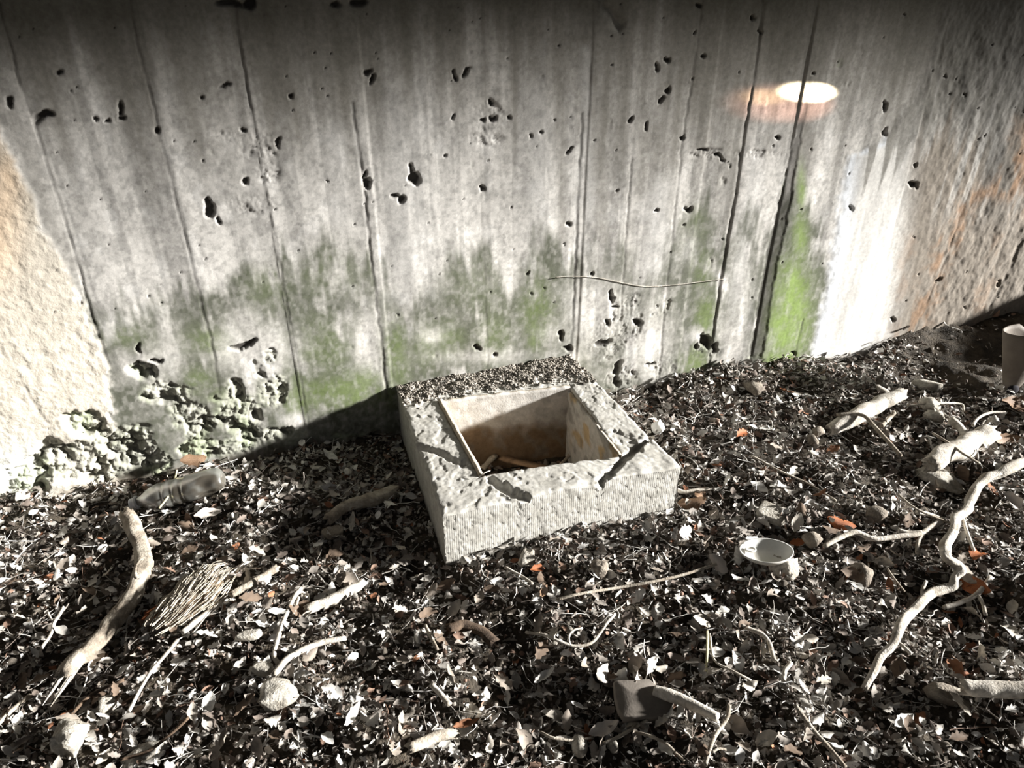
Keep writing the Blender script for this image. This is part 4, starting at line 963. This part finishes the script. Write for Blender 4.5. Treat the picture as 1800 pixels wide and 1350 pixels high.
# ------------------------------------------------------------------ the shallow white dish with its ring tab
M_dish = mat('dirty_white_plastic', (.66, .66, .63), base2=(.52, .50, .45), nscale=30, namp=.1, rough=.35, bump=.08, spec=.5)
def dish():
    c = Gp(1347, 968, .052); r = px_scale(c) * 43; n = 48; th = np.linspace(0, 2 * math.pi, n, endpoint=False)
    prof = [(.01, -.22), (.35, -.22), (.62, -.19), (.82, -.11), (.95, -.02), (1.0, .03), (1.035, .03), (1.03, -.02), (.98, -.07), (.85, -.17), (.64, -.25), (.35, -.28), (.01, -.28)]
    V = np.array([[(p[0] * r * math.cos(a) * (1 + .04 * math.cos(2 * a)), p[0] * r * math.sin(a) * .92, p[1] * r * 1.25) for a in th] for p in prof])
    Rm = np.array(Matrix.Rotation(-.06, 3, 'Y') @ Matrix.Rotation(-.22, 3, 'X')) ; V = V @ Rm.T
    i = np.arange(len(prof) - 1)[:, None]; j = np.arange(n)[None]; A_ = i * n + j; B_ = i * n + (j + 1) % n
    Fc = np.stack([A_, B_, B_ + n, A_ + n], -1).reshape(-1, 4)
    o = put('shallow_dish', V.reshape(-1, 3) + c, Fc, M_dish, org=c); tag(o, 'shallow dirty white plastic dish with small ring tab on the litter', 'dish')
    ring = np.array([(-.60 * r + .20 * r * math.cos(a), .16 * r + .15 * r * math.sin(a), -.02 * r) for a in np.linspace(0, 2 * math.pi, 21)]) @ Rm.T + c
    v, f = tube(ring, r * .05, 6, False); put('ring_tab', v, f, M_dish, parent=o, org=c)
dish()

# ------------------------------------------------------------------ grey wooden wedge with a narrow handle
def wedge():
    pts = [(1078, 1202), (1084, 1196), (1112, 1198), (1140, 1200), (1162, 1212), (1186, 1226), (1178, 1240), (1150, 1254), (1118, 1264), (1096, 1268), (1085, 1254), (1079, 1228)]
    top = np.array([Gp(x, y, .046) for x, y in pts]); top[:, 2] = top[:, 2].mean() + (top[:, 1] - top[:, 1].mean()) * .18
    c = top.mean(0); n = len(top); bot = top - np.array([0, 0, .012]); ins = c + (top - c) * .93 + np.array([0, 0, .003])
    V = np.concatenate([bot, top, ins, [c + np.array([0, 0, .004])], [c - np.array([0, 0, .012])]]); j = np.arange(n); k = (j + 1) % n
    Fq = np.concatenate([np.stack([j, k, n + k, n + j], 1), np.stack([n + j, n + k, 2 * n + k, 2 * n + j], 1)])[:, ::-1]
    Ft = np.concatenate([np.stack([2 * n + j, 2 * n + k, np.full(n, 3 * n)], 1)[:, ::-1], np.stack([k, j, np.full(n, 3 * n + 1)], 1)[:, ::-1]])
    o = put('wooden_wedge', V, [Fq, Ft], M_wedge, smooth=False); tag(o, 'flat grey wedge-shaped wooden scrap with narrow stem in the foreground', 'wood scrap'); org = np.array(o.location)
    g = ground_path([(1150, 1214, 9), (1175, 1222, 11), (1200, 1231, 10), (1230, 1245, 9), (1262, 1262, 8)], .034, 9); s = smooth_path(g, 8)
    v, f = tube(s[:, :3], s[:, 3], 12, True, .15, 5); q = put('stem', v, f, M_pale, parent=o, org=org); q['label'] = 'narrow pale round stem'
M_wedge = mat('grey_board', (.20, .175, .15), base2=(.15, .13, .11), nscale=50, namp=.15, bscale=200, bump=.2)
wedge()

# ------------------------------------------------------------------ tapered cup hanging mouth-down at the right edge
def cup():
    base = Gp(1771, 690, .0); s = px_scale(base); R0, R1, hgt = 12 * s, 46 * s, 112 * s
    n = 36; th = np.linspace(0, 2 * math.pi, n, endpoint=False); m = 14; V = []
    for k in range(m + 1):
        t = k / m; r = R0 + (R1 - R0) * (t ** .9)
        for a in th:
            zt = hgt * (1 - .30 * max(0, math.cos(a)) ) * t
            V.append((r * math.cos(a) + .020 * t, r * math.sin(a) * .6, zt))
    V = np.array(V); inn = V.copy(); inn[:, :2] *= .93; V2 = np.concatenate([V, inn]); o2 = len(V)
    i = np.arange(m)[:, None]; j = np.arange(n)[None]; A_ = i * n + j; B_ = i * n + (j + 1) % n
    f1_ = np.stack([A_, B_, B_ + n, A_ + n], -1).reshape(-1, 4); f2_ = f1_[:, ::-1] + o2
    jj = np.arange(n); kk = (jj + 1) % n; ft = np.stack([m * n + jj, m * n + kk, o2 + m * n + kk, o2 + m * n + jj], 1); fb = np.stack([kk, jj, o2 + jj, o2 + kk], 1)
    o = link('tapered_cup', mesh('tapered_cup', V2, np.concatenate([f1_, f2_, ft, fb]), smooth=True), M_cup)
    o.location = (base[0] + .005, base[1], base[2] + .012); o.rotation_euler = (-.10, -.06, .1)
    tag(o, 'grey-brown tapered cup standing on its narrow end by the dusty wall foot', 'cup')
    v, f = ICO2; P_ = v * np.array([R0 * .95, R0 * .35, R0 * .8]); q = link('mouth_plug', mesh('mouth_plug', P_ + np.array([-R0 * .2, -R0 * .75, R0 * .35]), f, smooth=True), M_dark, o); q['label'] = 'black lump painted as the dark opening at the narrow end'
M_cup = mat('drab_card', (.17, .145, .12), base2=(.14, .12, .10), nscale=30, namp=.12, rough=.7, bump=.15)
M_dark = mat('mouth_shade_black', (.012, .010, .014), nscale=20, namp=.1, bump=.1)  # black lump stands for the shade inside the cup's mouth
cup()

# ------------------------------------------------------------------ slats lying in the pit
def board(pa, pb, w, th, name, label, mt, cat, z):
    a = G0(*pa, z); b = G0(*pb, z + .01); e = b - a; L = np.linalg.norm(e); e /= L; n_ = np.array([-e[1], e[0], 0]); V = []
    for s_ in np.linspace(0, 1, 7):
        for q, (o1, o2) in enumerate(((-w, 0), (w, 0), (w * .95, th), (-w * .95, th))):
            V.append(a + e * L * s_ + n_ * o1 * (1 + .15 * math.sin(s_ * 9 + q)) + np.array([0, 0, o2]))
    V = np.array(V); Fq = []
    for i in range(6):
        for q in range(4): Fq.append([i * 4 + q, i * 4 + (q + 1) % 4, i * 4 + 4 + (q + 1) % 4, i * 4 + 4 + q])
    Fq += [[3, 2, 1, 0], [24, 25, 26, 27]]
    return tag(put(name, V, np.array(Fq), mt, smooth=False), label, cat)
board((878, 805), (985, 832), .013, .006, 'wood_strip', 'brown wooden slat lying aslant on the pit bottom', M_tanwood, 'slat', -.055) if 'M_tanwood' in globals() else board((878, 805), (985, 832), .013, .006, 'wood_strip', 'brown wooden slat lying aslant on the pit bottom', M_wood, 'slat', -.055)
board((848, 825), (872, 800), .009, .005, 'wood_strip', 'short slat leaning at the left corner of the pit', M_wood, 'slat', -.05)
board((985, 818), (1010, 792), .005, .004, 'wood_strip', 'thin splinter of wood at the right of the pit bottom', M_wood, 'slat', -.06)
a = at_top(842, 838, .172); b_ = at_top(862, 827, .182); v, f = tube(np.array([a, (a + b_) / 2 + [0, 0, .003], b_]), [.0018, .0016, .0010], 6); o = put('pale_splinter', v, f, M_pale); tag(o, 'tiny white splinter sticking out at the near left corner of the pit', 'splinter')

# ------------------------------------------------------------------ the sunbeam that finds its way onto the wall
def beam(name, px, py, energy, size, blend, color, dist, dirw):
    t = W(px, py); d = bpy.data.lights.new(name, 'SPOT'); d.energy = energy; d.spot_size = math.radians(size); d.spot_blend = blend; d.color = color; d.shadow_soft_size = .004
    o = bpy.data.objects.new(name, d); COL.objects.link(o); v = Vector(dirw).normalized(); o.location = Vector(t) + v * dist
    o.rotation_euler = (-v).to_track_quat('-Z', 'Y').to_euler()
gz = U * .93 + N * .30 + np.array([0, 0, -.09])
beam('reflected_sunbeam', 1410, 161, 3600, 2.2, .55, (1.0, .86, .62), 1.6, gz)
beam('reflected_sunbeam', 1338, 170, 420, 2.0, 1.0, (1.0, .70, .38), 1.6, gz)
beam('reflected_glow', 1372, 182, 420, 4.4, 1.0, (1.0, .55, .42), 1.6, gz)
